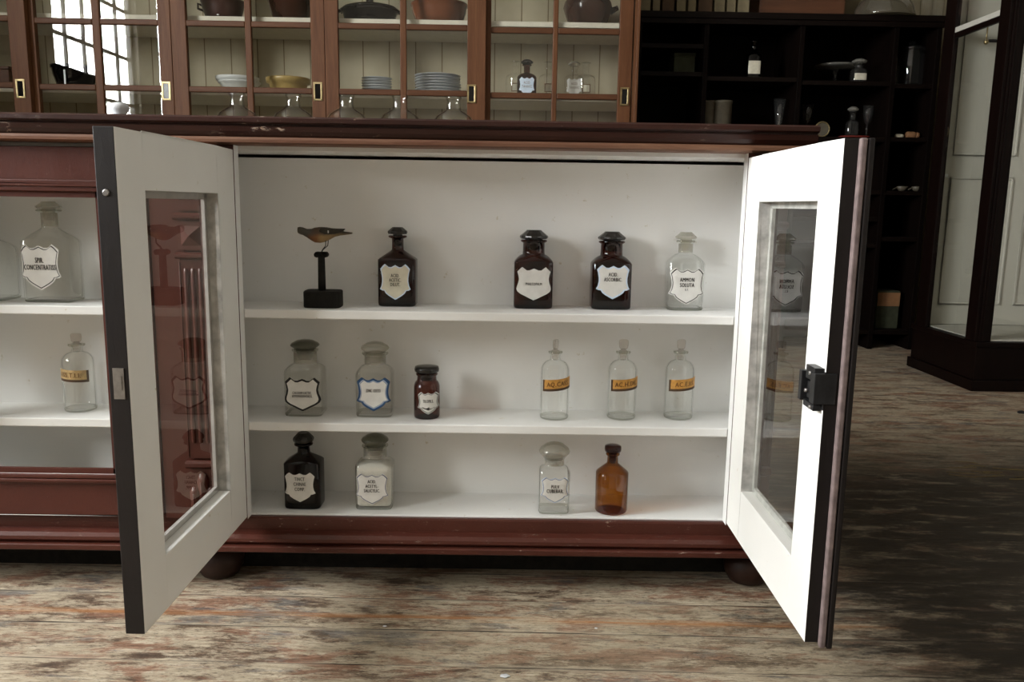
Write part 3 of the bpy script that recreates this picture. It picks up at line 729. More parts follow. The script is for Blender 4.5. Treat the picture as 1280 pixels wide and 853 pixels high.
# ------------------------------------------------------------------ wooden bird on its stand
pb = atZ(401.5, 384.5, S1); YBD = .045
d = ray(401.5, 384); XB = CAM.x+d.x*((YBD-.02-CAM.y)/d.y); s = mpp((XB, YBD-.01, S1))
bird = thing('wooden_bird', 'small painted wooden bird perched on a black post with block base', 'bird figurine', (XB, YBD, S1+.0004))
def bz(py): return (384.5-py)*s*1.012
def bxp(px): return (px-401.5)*s
mb = MB(); hwb = 23*s; hh = bz(364)
mb.rings([superring(hwb*f, hwb*.72*f, 5, z, N=24) for f, z in ((.96, 0), (1, .002), (1, hh-.002), (.95, hh))], smooth=False); mb.build('stand_base', 'black_wood', bird)
mb = MB(); mb.lathe([(4.9*s, hh), (4.6*s, bz(340)), (4.2*s, bz(318))], (bxp(400), 0, 0), 10); mb.build('post', 'black_wood', bird)
mb = MB()
for px in (395.4, 405.0): mb.tube([(bxp(px), -.008, bz(320)), (bxp(px), .008, bz(320))], 3.5*s, 14)
mb.box((bxp(394), -.008, bz(319.5)), (bxp(406.5), .008, bz(316.6))); mb.build('capital', 'black_wood', bird)
for dy, a in ((-.004, 0), (.004, 1)):
    mb = MB(); mb.tube([(bxp(399.8), dy*.2, bz(318)), (bxp(402), dy*.6, bz(314)), (bxp(406.2+a*1.5), dy, bz(309)), (bxp(406.5+a*2), dy, bz(302))], .0008, 6); mb.build('leg', 'iron', bird)
prof = [(371, 289.6, 290.4, .3), (371.7, 287, 294, .8), (374.4, 286.5, 295.6, 1), (378, 287, 296.6, 1), (383, 288.9, 299.5, .9), (388.8, 288.6, 303.4, .95), (392.5, 287, 305.4, .9), (399, 286.2, 305.8, .85), (405, 286.3, 304.6, .8), (411, 287, 301.6, .75), (417.5, 288.2, 298.1, .7), (424, 290, 296.4, .6), (430, 291.4, 295.6, .6), (438.6, 292.3, 294.2, .9)]
bird_mat = NT('painted_bird'); k = bird_mat
vco = k.coord((1, 1, 1)); sx = k.n('ShaderNodeSeparateXYZ'); k.l(vco, sx.inputs[0])
nz = k.noise(vco, 90, 3)
xx = k.math('MULTIPLY_ADD', nz, .012, sx.outputs[0]); zz = k.math('MULTIPLY_ADD', nz, .008, sx.outputs[2])
under = k.ramp(k.mask(xx, bxp(386)+.004, bxp(425)+.004), [(0, (.16, .060, .022)), (.28, (.20, .09, .035)), (.45, (.30, .20, .09)), (1, (.22, .16, .09))])
upper = k.ramp(k.mask(xx, bxp(371), bxp(425)), [(0, (.075, .06, .038)), (.35, (.07, .065, .055)), (.5, (.09, .055, .035)), (1, (.05, .04, .028))])
lim = k.math('MULTIPLY_ADD', sx.outputs[0], .06, bz(295.8)+.004)
kk = k.mask(k.math('SUBTRACT', zz, lim), -.003, .003)
head = k.mask(xx, bxp(390)+.008, bxp(385)+.004)
k.pbsdf(k.mix(k.math('MAXIMUM', kk, head), under, upper), .55, nz, .2, .001, .3); M['bird'] = bird_mat.m
mb = MB(); N = 20; rs = []
for px, t_, b_, wd_ in prof:
    zc = bz((t_+b_)/2); hz = (b_-t_)/2*s; wy = hz*wd_ if px < 424 else .0055
    rs.append([(bxp(px), wy*cos(2*pi*i/N), zc+hz*sin(2*pi*i/N)) for i in range(N)])
mb.rings(rs); mb.build('body', 'bird', bird)
M['wing'] = plain('wing_paint', (.030, .026, .018), .55, .3, 0, .3, 150)
for sd in (-1, 1):
    mb = MB(); rs = []
    for px, t_, b_, y_ in ((399.5, 290, 291.5, 6.6), (401, 287.4, 294, 6.9), (406, 286.6, 295.4, 6.6), (412, 287.6, 295, 5.4), (419, 288, 294.4, 4.0), (426, 288, 292.4, 3.0), (429.6, 288, 289, 2.6)):
        zc = bz((t_+b_)/2); hz = (b_-t_)/2*s
        rs.append([(bxp(px), sd*y_*s+.0012*cos(2*pi*i/12), zc+hz*sin(2*pi*i/12)) for i in range(12)])
    mb.rings(rs); wg = mb.build('wing', 'wing', bird)
    mb = MB(); mb.lathe([(.0004, 0), (.0011, .0006), (.0011, .0045), (.0004, .005)], (bxp(410.6), sd*(5.9*s+.0012), bz(293.4)), 8); mb.build('wing_bar', 'stoneware', wg)

# ------------------------------------------------------------------ flasks on the counter
ZCT = .8505
flask_words = ['squat clear flask on the counter above the left door hinge, leftmost of the row', 'second squat clear flask in the row from the left, below the yellow bowl', 'squat clear flask in the middle of the row on the counter', 'fourth squat clear flask in the row, below the small plate stack', 'rightmost squat clear flask on the counter, below the big plate stack']
fl0 = None
for i, px in enumerate((297, 367, 433.5, 500, 567)):
    P = atY(px, 140, .25)
    if fl0 is None:
        fl0 = thing('glass_flask', '', 'flask', group='clear flasks on the counter')
        k_ = .0017
        pr = [(.030, 0), (.038, .003), (.0425, .014), (.041, .026), (.035, .036), (.024, .0435), (.0155, .0480), (.0140, .052), (.0132, .062), (.0135, .068), (.0165, .0715), (.0160, .074), (.0125, .074)]
        mb = MB(); mb.fixn = False
        mb.lathe(pr, n=36, cap1=False); mb.lathe([(max(.002, r-.0022), max(.005, z)) for r, z in pr[:-2]]+[(.0125, .074)], n=36, cap1=False, flip=True)
        mb.build('body', 'flask_glass', fl0)
        mb = MB(); mb.fixn = False
        mb.lathe([(.0140, .050), (.0150, .051), (.0140, .0525)], n=28, cap0=False, cap1=False); mb.build('neck_ring', 'flask_glass', fl0)
        o = fl0
    else: o = copy_tree(fl0)
    o.location = (P.x, .25, ZCT); o['label'] = flask_words[i]
P = atY(150, 147, .22)
mb = MB(); mb.lathe([(.020, 0), (.024, .006), (.022, .012), (.012, .016), (.010, .024), (.017, .034), (.019, .040), (.016, .046), (.008, .0492), (.001, .050)], (0, 0, 0), 24)
o = mb.build('white_knob', 'porcelain'); o.location = (P.x, .22, ZCT); tag(o, 'small white rounded porcelain knob peeking over the counter edge at left', 'knob')

# ------------------------------------------------------------------ glazed cabinet behind
YD = 2.46
cabx0 = atY(-190, 100, YD).x; cabx1 = atY(796, 80, YD).x
CB = ((cabx0+cabx1)/2, 2.75, 0)
cab = thing('glazed_cabinet', 'tall red brown cabinet with sliding glazed doors and cream boarded inside, behind the counter', 'cabinet', CB)
def cpart(mb, name, mats, parent=None, bevel=0.0): return mb.build(name, mats, parent or cab, CB, bevel)
ZS1 = atY(548, 117.5, 2.53).z; ZS2 = atY(500, 24.3, 2.53).z; ZS3 = ZS2+.31; ZTOP = 2.45; YI = 2.93; ZB0 = .88
mb = MB(); mb.box((cabx0, YI, 0), (cabx1, YI+.02, ZTOP)); cpart(mb, 'back_panel', 'cream')
for a, b in ((cabx0, cabx0+.03), (cabx1-.012, cabx1)):
    mb = MB(); mb.box((a, 2.40, 0), (b, YI, ZTOP)); cpart(mb, 'side_panel', 'cab_wood', bevel=.002)
mb = MB(); mb.box((cabx0-.03, 2.37, ZTOP), (cabx1+.03, YI+.02, ZTOP+.04)); mb.box((cabx0, 2.39, ZTOP-.12), (cabx1, 2.41, ZTOP)); cpart(mb, 'cornice', 'cab_wood_h', bevel=.006)
mb = MB(); mb.box((cabx0+.03, 2.40, ZB0-.03), (cabx1-.012, YI, ZB0)); cpart(mb, 'cabinet_floor', 'cream_shelf')
mb = MB(); mb.box((cabx0+.03, 2.415, .09), (cabx1-.012, 2.44, ZB0-.03))
nb_ = 5
for i in range(nb_):
    xa = cabx0+.06+(cabx1-cabx0-.07)*i/nb_; xb_ = xa+(cabx1-cabx0-.07)/nb_-.04
    mb.box((xa, 2.405, .16), (xb_, 2.415, .2)); mb.box((xa, 2.405, ZB0-.14), (xb_, 2.415, ZB0-.10)); mb.box((xa, 2.405, .2), (xa+.04, 2.415, ZB0-.14)); mb.box((xb_-.04, 2.405, .2), (xb_, 2.415, ZB0-.14))
mb.box((cabx0, 2.40, 0), (cabx1, 2.42, .09)); cpart(mb, 'base_front', 'cab_wood')
for z in (ZS1, ZS2, ZS3, ZS3+.3):
    mb = MB(); mb.box((cabx0+.031, 2.525, z-.024), (cabx1-.013, YI, z)); cpart(mb, 'shelf', 'cream_shelf', bevel=.002)
# sliding doors: (left stile x0,x1), (mullion), (right stile), plane
def X(px, Y=YD): return atY(px, 75, Y).x
zm = [atY(500, 115.5, YD).z, atY(500, 33, YD).z]; zm.append(2*zm[1]-zm[0]); zm.append(2*zm[2]-zm[1])
def sdoor(xa, xb, xm0, xm1, xc, xd, Y, pull=True):
    a, b, m0, m1, c, dd = (X(v, Y) for v in (xa, xb, xm0, xm1, xc, xd))
    z0, z1 = ZB0+.004, ZTOP-.05; zr = ZB0+.085; zt = min(z1-.07, zm[3]+.2)
    mb = MB()
    mb.box((a, Y, z0), (b, Y+.028, z1)); mb.box((c, Y, z0), (dd, Y+.028, z1))
    fr = cpart(mb, 'door', 'cab_wood', bevel=.002)
    mb = MB(); mb.box((b, Y+.001, z0), (c, Y+.027, zr)); mb.box((b, Y+.001, zt), (c, Y+.027, z1))
    cpart(mb, 'door_rail', 'cab_wood_h', fr, .002)
    mb = MB(); mb.box((m0, Y+.002, zr), (m1, Y+.026, zt)); cpart(mb, 'mullion', 'cab_wood', fr, .004)
    for z in zm:
        mb = MB()
        for q0, q1 in ((b, m0), (m1, c)): mb.box((q0, Y+.002, z-.013), (q1, Y+.026, z+.013))
        cpart(mb, 'glazing_bar', 'cab_wood_h', fr, .004)
    mb = MB(); mb.box((b-.002, Y+.013, zr-.002), (c+.002, Y+.015, zt+.002)); cpart(mb, 'pane', 'pane', fr)
    if pull:
        px, py = pull; P = atY(px, py, Y); h, w = .040, .019; t = .007
        mb = MB()
        for q in ((-w, -w+t, -h, h), (w-t, w, -h, h), (-w, w, -h, -h+t), (-w, w, h-t, h)): mb.box((P.x+q[0], Y-.005, P.z+q[2]), (P.x+q[1], Y+.0, P.z+q[3]))
        pl = cpart(mb, 'finger_pull', 'brass', fr, .0015)
        mb = MB(); mb.box((P.x-w+t, Y-.0015, P.z-h+t), (P.x+w-t, Y-.0003, P.z+h-t)); cpart(mb, 'pull_recess', 'black_glaze', pl)
    return fr
sdoor(-150, -133, -70, -61, 13.5, 35, YD-.034, (26, 111))
sdoor(30, 46, 117, 127, 199.5, 215, YD, (208, 114))
sdoor(215.5, 234, 307, 315, 389, 406, YD, (397.5, 114.5))
sdoor(406.5, 423, 500, 508, 584, 607, YD, (589.5, 117.5))
sdoor(601, 613.5, 690.5, 697, 773.5, 790, YD+.034, (780.5, 121))

# crockery in the cabinet ------------------------------------------------
def onshelf(px, Z, Y=2.66): return Vector((atY(px, 70, Y).x, Y, Z+.0006))
def lathe_thing(name, label, cat, px, Z, prof, mat, Y=2.66, n=40, sx=1, sy=1, group=None, x=None):
    p = onshelf(px, Z, Y)
    t = thing(name, label, cat, tuple(p), group)
    mb = MB(); mb.lathe(prof, n=n, sx=sx, sy=sy); mb.build('body', mat, t); return t
def bowl_prof(r0, r1, h, th=.006, lip=0.0, belly=0.0):
    pr = [(r0, 0), (r0+(r1-r0)*.35+belly*.8, h*.3), (r0+(r1-r0)*.72+belly*.6, h*.65), (r1-lip, h*.86), (r1, h*.90 if lip else h*.93), (r1, h), (r1-th, h)]
    return pr+[(max(.01, a-th*1.2), max(.008, z*.95)) for a, z in [(r1-lip, h*.84), (r0+(r1-r0)*.7, h*.6), (r0+(r1-r0)*.3, h*.3), (r0*.6, .012)]]
S = .00395
# top shelf
t = lathe_thing('round_pan', 'dark red pan with flared rim on the top shelf, left end behind the glass', 'pan', 281, ZS2, bowl_prof(.075, .102, .095, lip=.004), 'red_pan')
mb = MB(); mb.tube([(-.10, 0, .075), (-.118, 0, .083), (-.118, 0, .06), (-.09, 0, .05)], .006, 8); mb.build('handle', 'red_pan', t)
mb = MB(); mb.lathe([(.003, 0), (.007, .003), (.004, .006)], (.005, -.088, .012), 12); mb.build('price_dot', 'porcelain', t)
lathe_thing('brown_crock', 'dark brown tapering crock on the top shelf, next to the dark red pan', 'crock', 365, ZS2, bowl_prof(.075, .11, .125, belly=.004), 'brown_glaze')
t = lathe_thing('casserole_dish', 'shiny black oval dish with scalloped lid on the top shelf', 'dish', 463, ZS2, [(.110, 0), (.122, .02), (.128, .05), (.142, .055), (.144, .065), (.135, .070)], 'black_glaze', sy=.72)
mb = MB(); mb.lathe([(.135, .0705), (.12, .082), (.08, .092), (.03, .097), (.018, .099), (.016, .108), (.022, .116), (.001, .12)], n=40, sy=.72); mb.build('lid', 'black_glaze', t)
for sd in (-1, 1):
    mb = MB(); mb.tube([(sd*.138, -.02, .058), (sd*.152, -.012, .06), (sd*.152, .012, .06), (sd*.138, .02, .058)], .007, 8); mb.build('handle', 'black_glaze', t)
lathe_thing('terracotta_bowl', 'wide glazed terracotta bowl on the top shelf above the big plate stack', 'bowl', 549, ZS2, bowl_prof(.098, .136, .097, .008, .006, .006), 'terracotta')
t = lathe_thing('bean_pot', 'bulging dark brown pot with side spout on the top shelf at right', 'pot', 733, ZS2, [(.078, 0), (.09, .02), (.108, .07), (.118, .10), (.112, .125), (.10, .14), (.104, .15), (.096, .15), (.09, .14), (.08, .04), (.02, .015)], 'brown_glaze', 2.70)
mb = MB(); mb.tube([(.108, 0, .088), (.128, 0, .098), (.145, 0, .106)], [.018, .013, .012], 12); mb.build('spout', 'brown_glaze', t)
# main shelf
t = lathe_thing('black_pan', 'black flared pan with pale strip on the shelf under the window reflection', 'pan', 92, ZS1, bowl_prof(.072, .105, .115, lip=.006), 'black_glaze')
mb = MB(); mb.box((-.002, -.0995, .01), (.006, -.097, .085)); mb.build('pale_strip', 'porcelain', t)
for zi in range(2):
    P = onshelf(297, ZS1+zi*.0245)
    t = thing('porcelain_bowl', ['lower of two nested white bowls on the cabinet shelf', 'upper of two nested white bowls on the cabinet shelf'][zi], 'bowl', (P.x-(.004 if zi else -.004), P.y, P.z+.0005*zi), 'nested white bowls')
    mb = MB(); mb.lathe([(.05, 0), (.062, .012), (.082, .034), (.094, .046), (.1, .05), (.1, .056), (.093, .056), (.087, .046), (.072, .026), (.03, .0232)] if zi == 0 else [(.05, 0), (.064, .014), (.085, .03), (.10, .036), (.102, .052), (.094, .052), (.085, .04), (.04, .008)], n=36); mb.build('body', 'stoneware', t)
lathe_thing('yellow_bowl', 'yellow glazed bowl with thick rim on the cabinet shelf', 'bowl', 359.5, ZS1, [(.078, 0), (.084, .012), (.09, .05), (.102, .052), (.106, .07), (.104, .076), (.096, .076), (.09, .06), (.075, .012), (.02, .008)], 'yellow_ware')
def plate_stack(px, n, r, pitch, words, group):
    p = onshelf(px, ZS1); o0 = None
    for i in range(n):
        if o0 is None:
            mb = MB(); h = .011
            mb.lathe([(r*.55, 0), (r*.62, .0012), (r*.72, .003), (r*.97, h-.002), (r, h-.0008), (r*.985, h), (r*.95, h-.0004), (r*.70, .0055), (r*.55, .0032), (.004, .0032)], n=44)
            o0 = mb.build('plate', 'porcelain'); o = o0
        else: o = o0.copy(); COL.objects.link(o)
        o.location = (p.x+random.uniform(-.002, .002), p.y+random.uniform(-.002, .002), p.z+i*pitch)
        tag(o, words(i, n), 'plate', group)
ordn = ['bottom', 'second', 'third', 'fourth', 'fifth', 'sixth', 'seventh', 'eighth', 'ninth']
plate_stack(471, 7, .074, .0122, lambda i, n: '%s plate of the small stack behind the cabinet glass' % ('topmost' if i == n-1 else 'bottom' if i == 0 else ordn[i]+' from bottom'), 'small plates in a stack')
plate_stack(547.5, 8, .112, .0128, lambda i, n: '%s plate of the big stack beside the cabinet door pull' % ('topmost' if i == n-1 else 'bottom' if i == 0 else ordn[i]+' from bottom'), 'large plates in a stack')
# bottles in the cabinet
def cab_bottle(name, label, px, Y, w, hgt, neckf, nw, glass, Z=None, stop=None, rect=True, lab=None, stop_mat='ground', n=4, cat='bottle', Zs=ZS1):
    p = onshelf(px, Zs, Y); t = thing(name, label, cat, tuple(p))
    hw = w/2; zs = hgt*neckf; zn = hgt*(neckf+.14); nr = nw/2
    b = Bot(); b.o = t; b.hw = hw; b.hd = hw*.8 if rect else hw; b.n = n if rect else 2
    rs = [superring(hw*.95, b.hd*.95, b.n, 0), superring(hw, b.hd, b.n, .005), superring(hw, b.hd, b.n, zs)]
    for q, e in ((.4, .86), (.7, .58), (.9, .28)): rs.append(superring(nr+(hw-nr)*e, nr+(b.hd-nr)*e, 3, zs+(zn-zs)*q))
    rs += [superring(nr, nr, 2, zn), superring(nr, nr, 2, hgt*.95), superring(nr*1.5, nr*1.5, 2, hgt*.965), superring(nr*1.5, nr*1.5, 2, hgt)]
    mb = MB(); mb.fixn = False; mb.rings(rs); mb.build('body', glass, t)
    if stop:
        mb = MB(); mb.lathe([(nr*.9, hgt+.001), (nr*1.9, hgt+.006), (nr*2, hgt+.012), (nr*1.1, hgt+.022), (nr*.5, hgt+.024)], n=16); mb.build('stopper', stop_mat, t)
    if lab == 'shield':
        mb = MB(); mb.fixn = False; poly = shield('A'); n_ = len(poly)
        sc_ = (1, .85, .65, .4, .12)
        for k0, k1 in zip(sc_, sc_[1:]):
            v = [(x*w*.80*k, surf(b, x*w*.80*k, .001), hgt*.33+z*w*.92*k) for k in (k0, k1) for x, z in poly]
            mb.add(v, [(j, (j+1) % n_, n_+(j+1) % n_, n_+j) for j in range(n_)])
        mb.add([(x*w*.096, surf(b, x*w*.096, .001), hgt*.33+z*w*.11) for x, z in poly], [tuple(range(n_))])
        lb = mb.build('label', 'label_blue' if 'brown' in label else 'label', t)
        mb = MB(); mb.fixn = False
        for dz, txt in ((.012, 'ACID'), (-.006, 'TANNIC')):
            tv, tf_ = text_mesh(txt, .017, .7); mb.add([(x, surf(b, x, .0016), hgt*.35+dz+z) for x, z in tv], tf_)
        mb.build('lettering', 'ink_brown', lb)
    elif lab == 'square':
        mb = MB(); mb.fixn = False; a = .020; z0 = hgt*.32
        def Q(x, z): return (x, -sqrt(max(0, b.hd**2-x*x))-.001, z)
        mb.add([Q(-a, z0-a), Q(0, z0-a), Q(a, z0-a), Q(a, z0+a), Q(0, z0+a), Q(-a, z0+a)], [(0, 1, 4, 5), (1, 2, 3, 4)], 0)
        a2 = .016; e = .0012
        def Q2(x, z): q = Q(x, z); return (q[0], q[1]-.0006, q[2])
        mb.add([Q2(-a2, z0-a2), Q2(0, z0-a2), Q2(a2, z0-a2), Q2(a2, z0+a2), Q2(0, z0+a2), Q2(-a2, z0+a2)], [(0, 1, 4, 5), (1, 2, 3, 4)], 1)
        mb.build('label', ['ink_brown', 'label_cream'], t)
    elif lab == 'paper':
        mb = MB(); mb.fixn = False; zc = hgt*.30; hh_ = hgt*.17; v = []; f = []
        for i in range(9):
            x = (i/8-.5)*w*.8
            for z in (zc-hh_, zc+hh_): v.append((x, surf(b, x, .001), z))
        mb.add(v, [(2*i, 2*i+2, 2*i+3, 2*i+1) for i in range(8)]); mb.build('label', 'label_cream', t)
    return t
cab_bottle('brown_bottle', 'brown stoppered bottle with bluish shield label behind the cabinet glass', 659, 2.63, .093, .155, .60, .030, 'amber_dark', stop=True, lab='shield', stop_mat='black_stopper')
cab_bottle('clear_bottle', 'clear bottle with shield label and frosted stopper behind the cabinet glass', 718, 2.63, .093, .15, .60, .030, 'clear_pale', stop=True, lab='shield')
cab_bottle('clear_bottle', 'faint clear round bottle just left of the brown bottle, small square label', 645, 2.76, .10, .19, .56, .032, 'clear', rect=False, lab='square')
cab_bottle('clear_bottle', 'faint clear round bottle with square label behind the rightmost mullion', 686, 2.76, .10, .19, .56, .032, 'clear', rect=False, lab='square')
cab_bottle('clear_bottle', 'faint clear round bottle with square label behind the frosted stoppered one', 733, 2.76, .10, .19, .56, .032, 'clear', rect=False, lab='square')
# box at the far left
P = onshelf(4, ZS1, 2.64); t = thing('wooden_box', 'small brown wooden box on the cabinet shelf at the left photo edge', 'box', tuple(P))
mb = MB(); mb.box((-.07, -.06, 0), (.055, .06, .085)); mb.build('box_body', 'brown_box', t, bevel=.003); mb = MB(); mb.box((-.074, -.064, .0855), (.059, .064, .1)); mb.build('box_lid', 'brown_box', t, bevel=.003)

# ------------------------------------------------------------------ dark shelving unit
YS = 2.74
SB = (1.4, 2.95, 0)
sh_u = thing('dark_shelving', 'dark stained open shelving unit crowded with glassware, right of the glazed cabinet', 'shelving', SB)
ups = [.662, .992, 1.462, 1.925, 2.135]; ZU = 1.655
def spart(mb, name, mats, bevel=.002): return mb.build(name, mats, sh_u, SB, bevel)
for x in ups:
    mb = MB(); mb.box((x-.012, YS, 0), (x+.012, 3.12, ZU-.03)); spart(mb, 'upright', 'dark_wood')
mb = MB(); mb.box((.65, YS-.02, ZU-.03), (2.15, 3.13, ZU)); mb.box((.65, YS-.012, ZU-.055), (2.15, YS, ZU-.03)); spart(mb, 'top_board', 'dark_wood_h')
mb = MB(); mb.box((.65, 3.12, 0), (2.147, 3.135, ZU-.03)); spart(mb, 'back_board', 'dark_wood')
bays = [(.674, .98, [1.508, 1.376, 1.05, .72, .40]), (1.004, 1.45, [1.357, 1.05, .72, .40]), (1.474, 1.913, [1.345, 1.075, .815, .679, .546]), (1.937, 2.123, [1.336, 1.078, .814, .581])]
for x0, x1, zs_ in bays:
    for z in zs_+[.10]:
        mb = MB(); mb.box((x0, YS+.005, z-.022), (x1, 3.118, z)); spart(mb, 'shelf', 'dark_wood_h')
def on(px, Z, Y=2.85, py=100): return (atY(px, py, Y).x, Y, Z+.0006)
# things standing on top
bx_ = atY(800, 5, 2.85).x
for i in range(9):
    w = [.05, .035, .06, .045, .038, .07, .05, .042, .055][i]; h = .2+.03*((i*7) % 4)
    t = thing('old_book', ['leftmost book standing on the dark shelving top', 'second book from the left on the dark shelving top', 'third book from the left on the dark shelving top', 'fourth book from the left on the dark shelving top', 'middle book of the row on the dark shelving top', 'fourth book from the right on the dark shelving top', 'third book from the right on the dark shelving top', 'second book from the right on the dark shelving top', 'rightmost book, beside the brown wooden chest on the shelving top'][i], 'book', (bx_+w/2, 2.90, ZU+.0006), 'books on the shelving top')
    mb = MB(); mb.box((-w/2+.003, -.064, .004), (w/2-.003, .066, h-.004)); mb.build('pages', 'book', t)
    mb = MB(); mb.box((-w/2, -.07, 0), (-w/2+.003, .07, h)); mb.box((w/2-.003, -.07, 0), (w/2, .07, h)); mb.box((-w/2+.003, -.07, 0), (w/2-.003, -.064, h)); mb.build('cover', 'book_b' if i in (2, 5) else 'book', t, bevel=.002)
    bx_ += w+.012
xa = atY(953, 5, 2.85).x; xb_ = atY(1052, 5, 2.95).x
t = thing('wooden_chest', 'brown wooden chest on top of the dark shelving', 'chest', ((xa+xb_)/2, 2.98, ZU+.0006))
hw_ = (xb_-xa)/2
mb = MB(); mb.box((-hw_, -.08, 0), (hw_, .11, .22)); mb.build('chest_body', 'brown_box', t, bevel=.004); mb = MB(); mb.box((-hw_-.008, -.088, .2205), (hw_+.008, .118, .25)); mb.build('chest_lid', 'brown_box', t, bevel=.004)
dm = thing('glass_dome', 'large upturned glass dome bowl on top of the dark shelving', 'glass dome', on(1105, ZU, 2.82, 15)); mb = MB()
mb.lathe([(.150, 0), (.147, .012), (.142, .04), (.127, .075), (.10, .105), (.07, .124), (.03, .132), (.004, .134)], n=40); mb.build('body', 'dome_glass', dm); mb = MB(); mb.lathe([(.006, .134), (.012, .14), (.010, .152), (.002, .156)], n=16); mb.build('finial', 'clear_pale', dm)
for i, (px, lb) in enumerate(((1157, 'cut glass tumbler on the shelving top, left one of two'), (1172, 'cut glass tumbler on the shelving top, right one nearest the white display case'))):
    mb = MB(); mb.fixn = False
    mb.lathe([(.022, 0), (.026, .01), (.029, .06), (.031, .12), (.027, .12), (.024, .012), (.004, .008)], n=12, smooth=False, cap1=False); o = mb.build('glass_tumbler', 'clear'); o.location = on(px, ZU, 2.80+.02*i, 15); tag(o, lb, 'tumbler', 'tumblers on the shelving top')
# things on its shelves
P = on(866, 1.376, 2.86, 75); t = thing('green_box', 'dull green card box in the left bay of the dark shelving', 'box', (.905, P[1], P[2]))
mb = MB(); mb.box((-.055, -.05, 0), (.050, .08, .080)); mb.build('box_body', 'green_box', t, bevel=.002); mb = MB(); mb.box((-.057, -.052, .0805), (.052, .082, .100)); mb.build('box_lid', 'green_box', t, bevel=.002)
t = cab_bottle('dark_bottle', 'dark bottle with small square paper label on the dark shelving', 942, 2.84, .075, .185, .58, .03, 'black_glass', lab='paper', Zs=1.357)
t = thing('cake_stand', 'pale glass cake stand on the dark shelving', 'cake stand', on(1044, 1.345, 2.95, 90))
mb = MB(); mb.lathe([(.05, 0), (.045, .008), (.012, .02), (.009, .05), (.014, .085)], n=28); mb.build('pedestal', 'clear_pale', t); mb = MB(); mb.lathe([(.014, .085), (.08, .094), (.105, .098), (.107, .106), (.10, .103), (.01, .097)], n=36); mb.build('plate', 'ground', t)
cab_bottle('stoppered_jar', 'squat glass jar with cream label beside the cake stand', 1075, 2.82, .075, .095, .62, .038, 'clear_pale', stop=True, lab='paper', Zs=1.345)
t = thing('storage_jar', 'tall glass storage jar with lid in the right bay of dark shelving', 'jar', on(1139, 1.336, 2.84, 75)); mb = MB(); mb.fixn = False
mb.lathe([(.058, 0), (.062, .008), (.062, .15), (.054, .165), (.054, .172)], n=32, cap1=False); mb.build('body', 'clear', t); mb = MB(); mb.fixn = False; mb.lathe([(.060, .1725), (.060, .185), (.045, .195), (.016, .20), (.018, .215), (.002, .222)], n=28); mb.build('lid', 'clear', t)
t = thing('storage_jar', 'narrow glass jar standing behind the tall storage jar, dark shelving', 'jar', (2.072, 3.04, 1.3366)); mb = MB(); mb.fixn = False
mb.lathe([(.036, 0), (.038, .008), (.038, .13), (.032, .15), (.032, .16)], n=28, cap1=False); mb.build('body', 'clear', t); mb = MB(); mb.fixn = False; mb.lathe([(.036, .1605), (.036, .17), (.01, .178)], n=24); mb.build('lid', 'clear', t)
for px, w, h, lb in ((889, .030, .20, 'thin grey cylinder standing at the shelving upright, partly hidden by the counter'), (907, .046, .20, 'wider pale grey cylinder crock on the dark shelving behind the counter')):
    t = lathe_thing('grey_crock', lb, 'crock', px, 1.05, [(w*.96, 0), (w, .006), (w, h*.93), (w*1.05, h*.94), (w*1.05, h), (w*.9, h)], 'grey_pot', 2.84)
t = thing('glass_funnel', 'slim glass measuring cone on the dark shelving behind the counter', 'glass', on(974, 1.05, 2.84, 140)); mb = MB(); mb.fixn = False
mb.lathe([(.035, 0), (.037, .006), (.012, .016), (.010, .03), (.022, .12), (.034, .215), (.031, .215), (.018, .12), (.006, .04)], n=24, cap1=False); mb.build('body', 'clear', t)
for px, Z, lb in ((1010, 1.075, 'slim stemmed glass left in the third bay of dark shelving'), (1086, 1.075, 'tall stemmed glass at the right upright of the dark shelving')):
    t = thing('stemmed_glass', lb, 'glass', on(px, Z, 2.84, 130)); mb = MB(); mb.fixn = False
    mb.lathe([(.032, 0), (.030, .004), (.006, .010), (.005, .07), (.018, .085), (.026, .12), (.027, .165), (.025, .165), (.022, .12), (.004, .085)], n=24, cap1=False); mb.build('body', 'clear', t)
t = cab_bottle('clear_bottle', 'small clear bottle on the red cloth in the dark shelving', 1072, 2.82, .06, .12, .5, .028, 'clear_pale', stop=True, Zs=1.075+.012)
mb = MB(); mb.rings([superring(.075*f, .05*f, 3, z, N=28) for f, z in ((1, 0), (1.02, .004), (.97, .010), (.5, .0112))]); o = mb.build('red_cloth', 'red_thing'); o.location = on(1068, 1.075, 2.82, 165); tag(o, 'folded red cloth under a small bottle in the dark shelving', 'cloth')
t = thing('brass_ring_jar', 'round pale rimmed dial leaning at the counter end, dark shelving behind', 'dial', on(1028, 1.075, 2.80, 158))
mb = MB(); rr = .036
mb.tube([(rr*cos(a*pi/16), 0, rr+.004+rr*sin(a*pi/16)) for a in range(33)], .0035, 8); mb.build('rim', 'brass', t)
mb = MB(); mb.tube([(0, .002, rr+.004), (0, .016, rr+.004)], rr*.93, 28); mb.build('face', 'grey_pot', t)
for i, (px, w, mt, lb) in enumerate(((1124, .042, 'label_cream', 'short pale roll lying on the right bay shelf of dark shelving'), (1139, .055, 'tan', 'tan wooden peg toy lying beside the pale roll'))):
    mb = MB(); r_ = .010 if i == 0 else .016
    mb.tube([(-w/2, 0, r_), (-w/2+.004, 0, r_), (w*.2, 0, r_), (w/2, 0, r_*.9)], [r_*.8, r_, r_, r_*.75], 16)
    if i: mb.lathe([(.004, 0), (.014, .005), (.017, .014), (.012, .025), (.002, .03)], (w/2, 0, 0), 16)
    o = mb.build('pale_roll' if i == 0 else 'wooden_peg', mt); o.location = on(px, 1.078, 2.80, 172); tag(o, lb, 'roll' if i == 0 else 'peg')
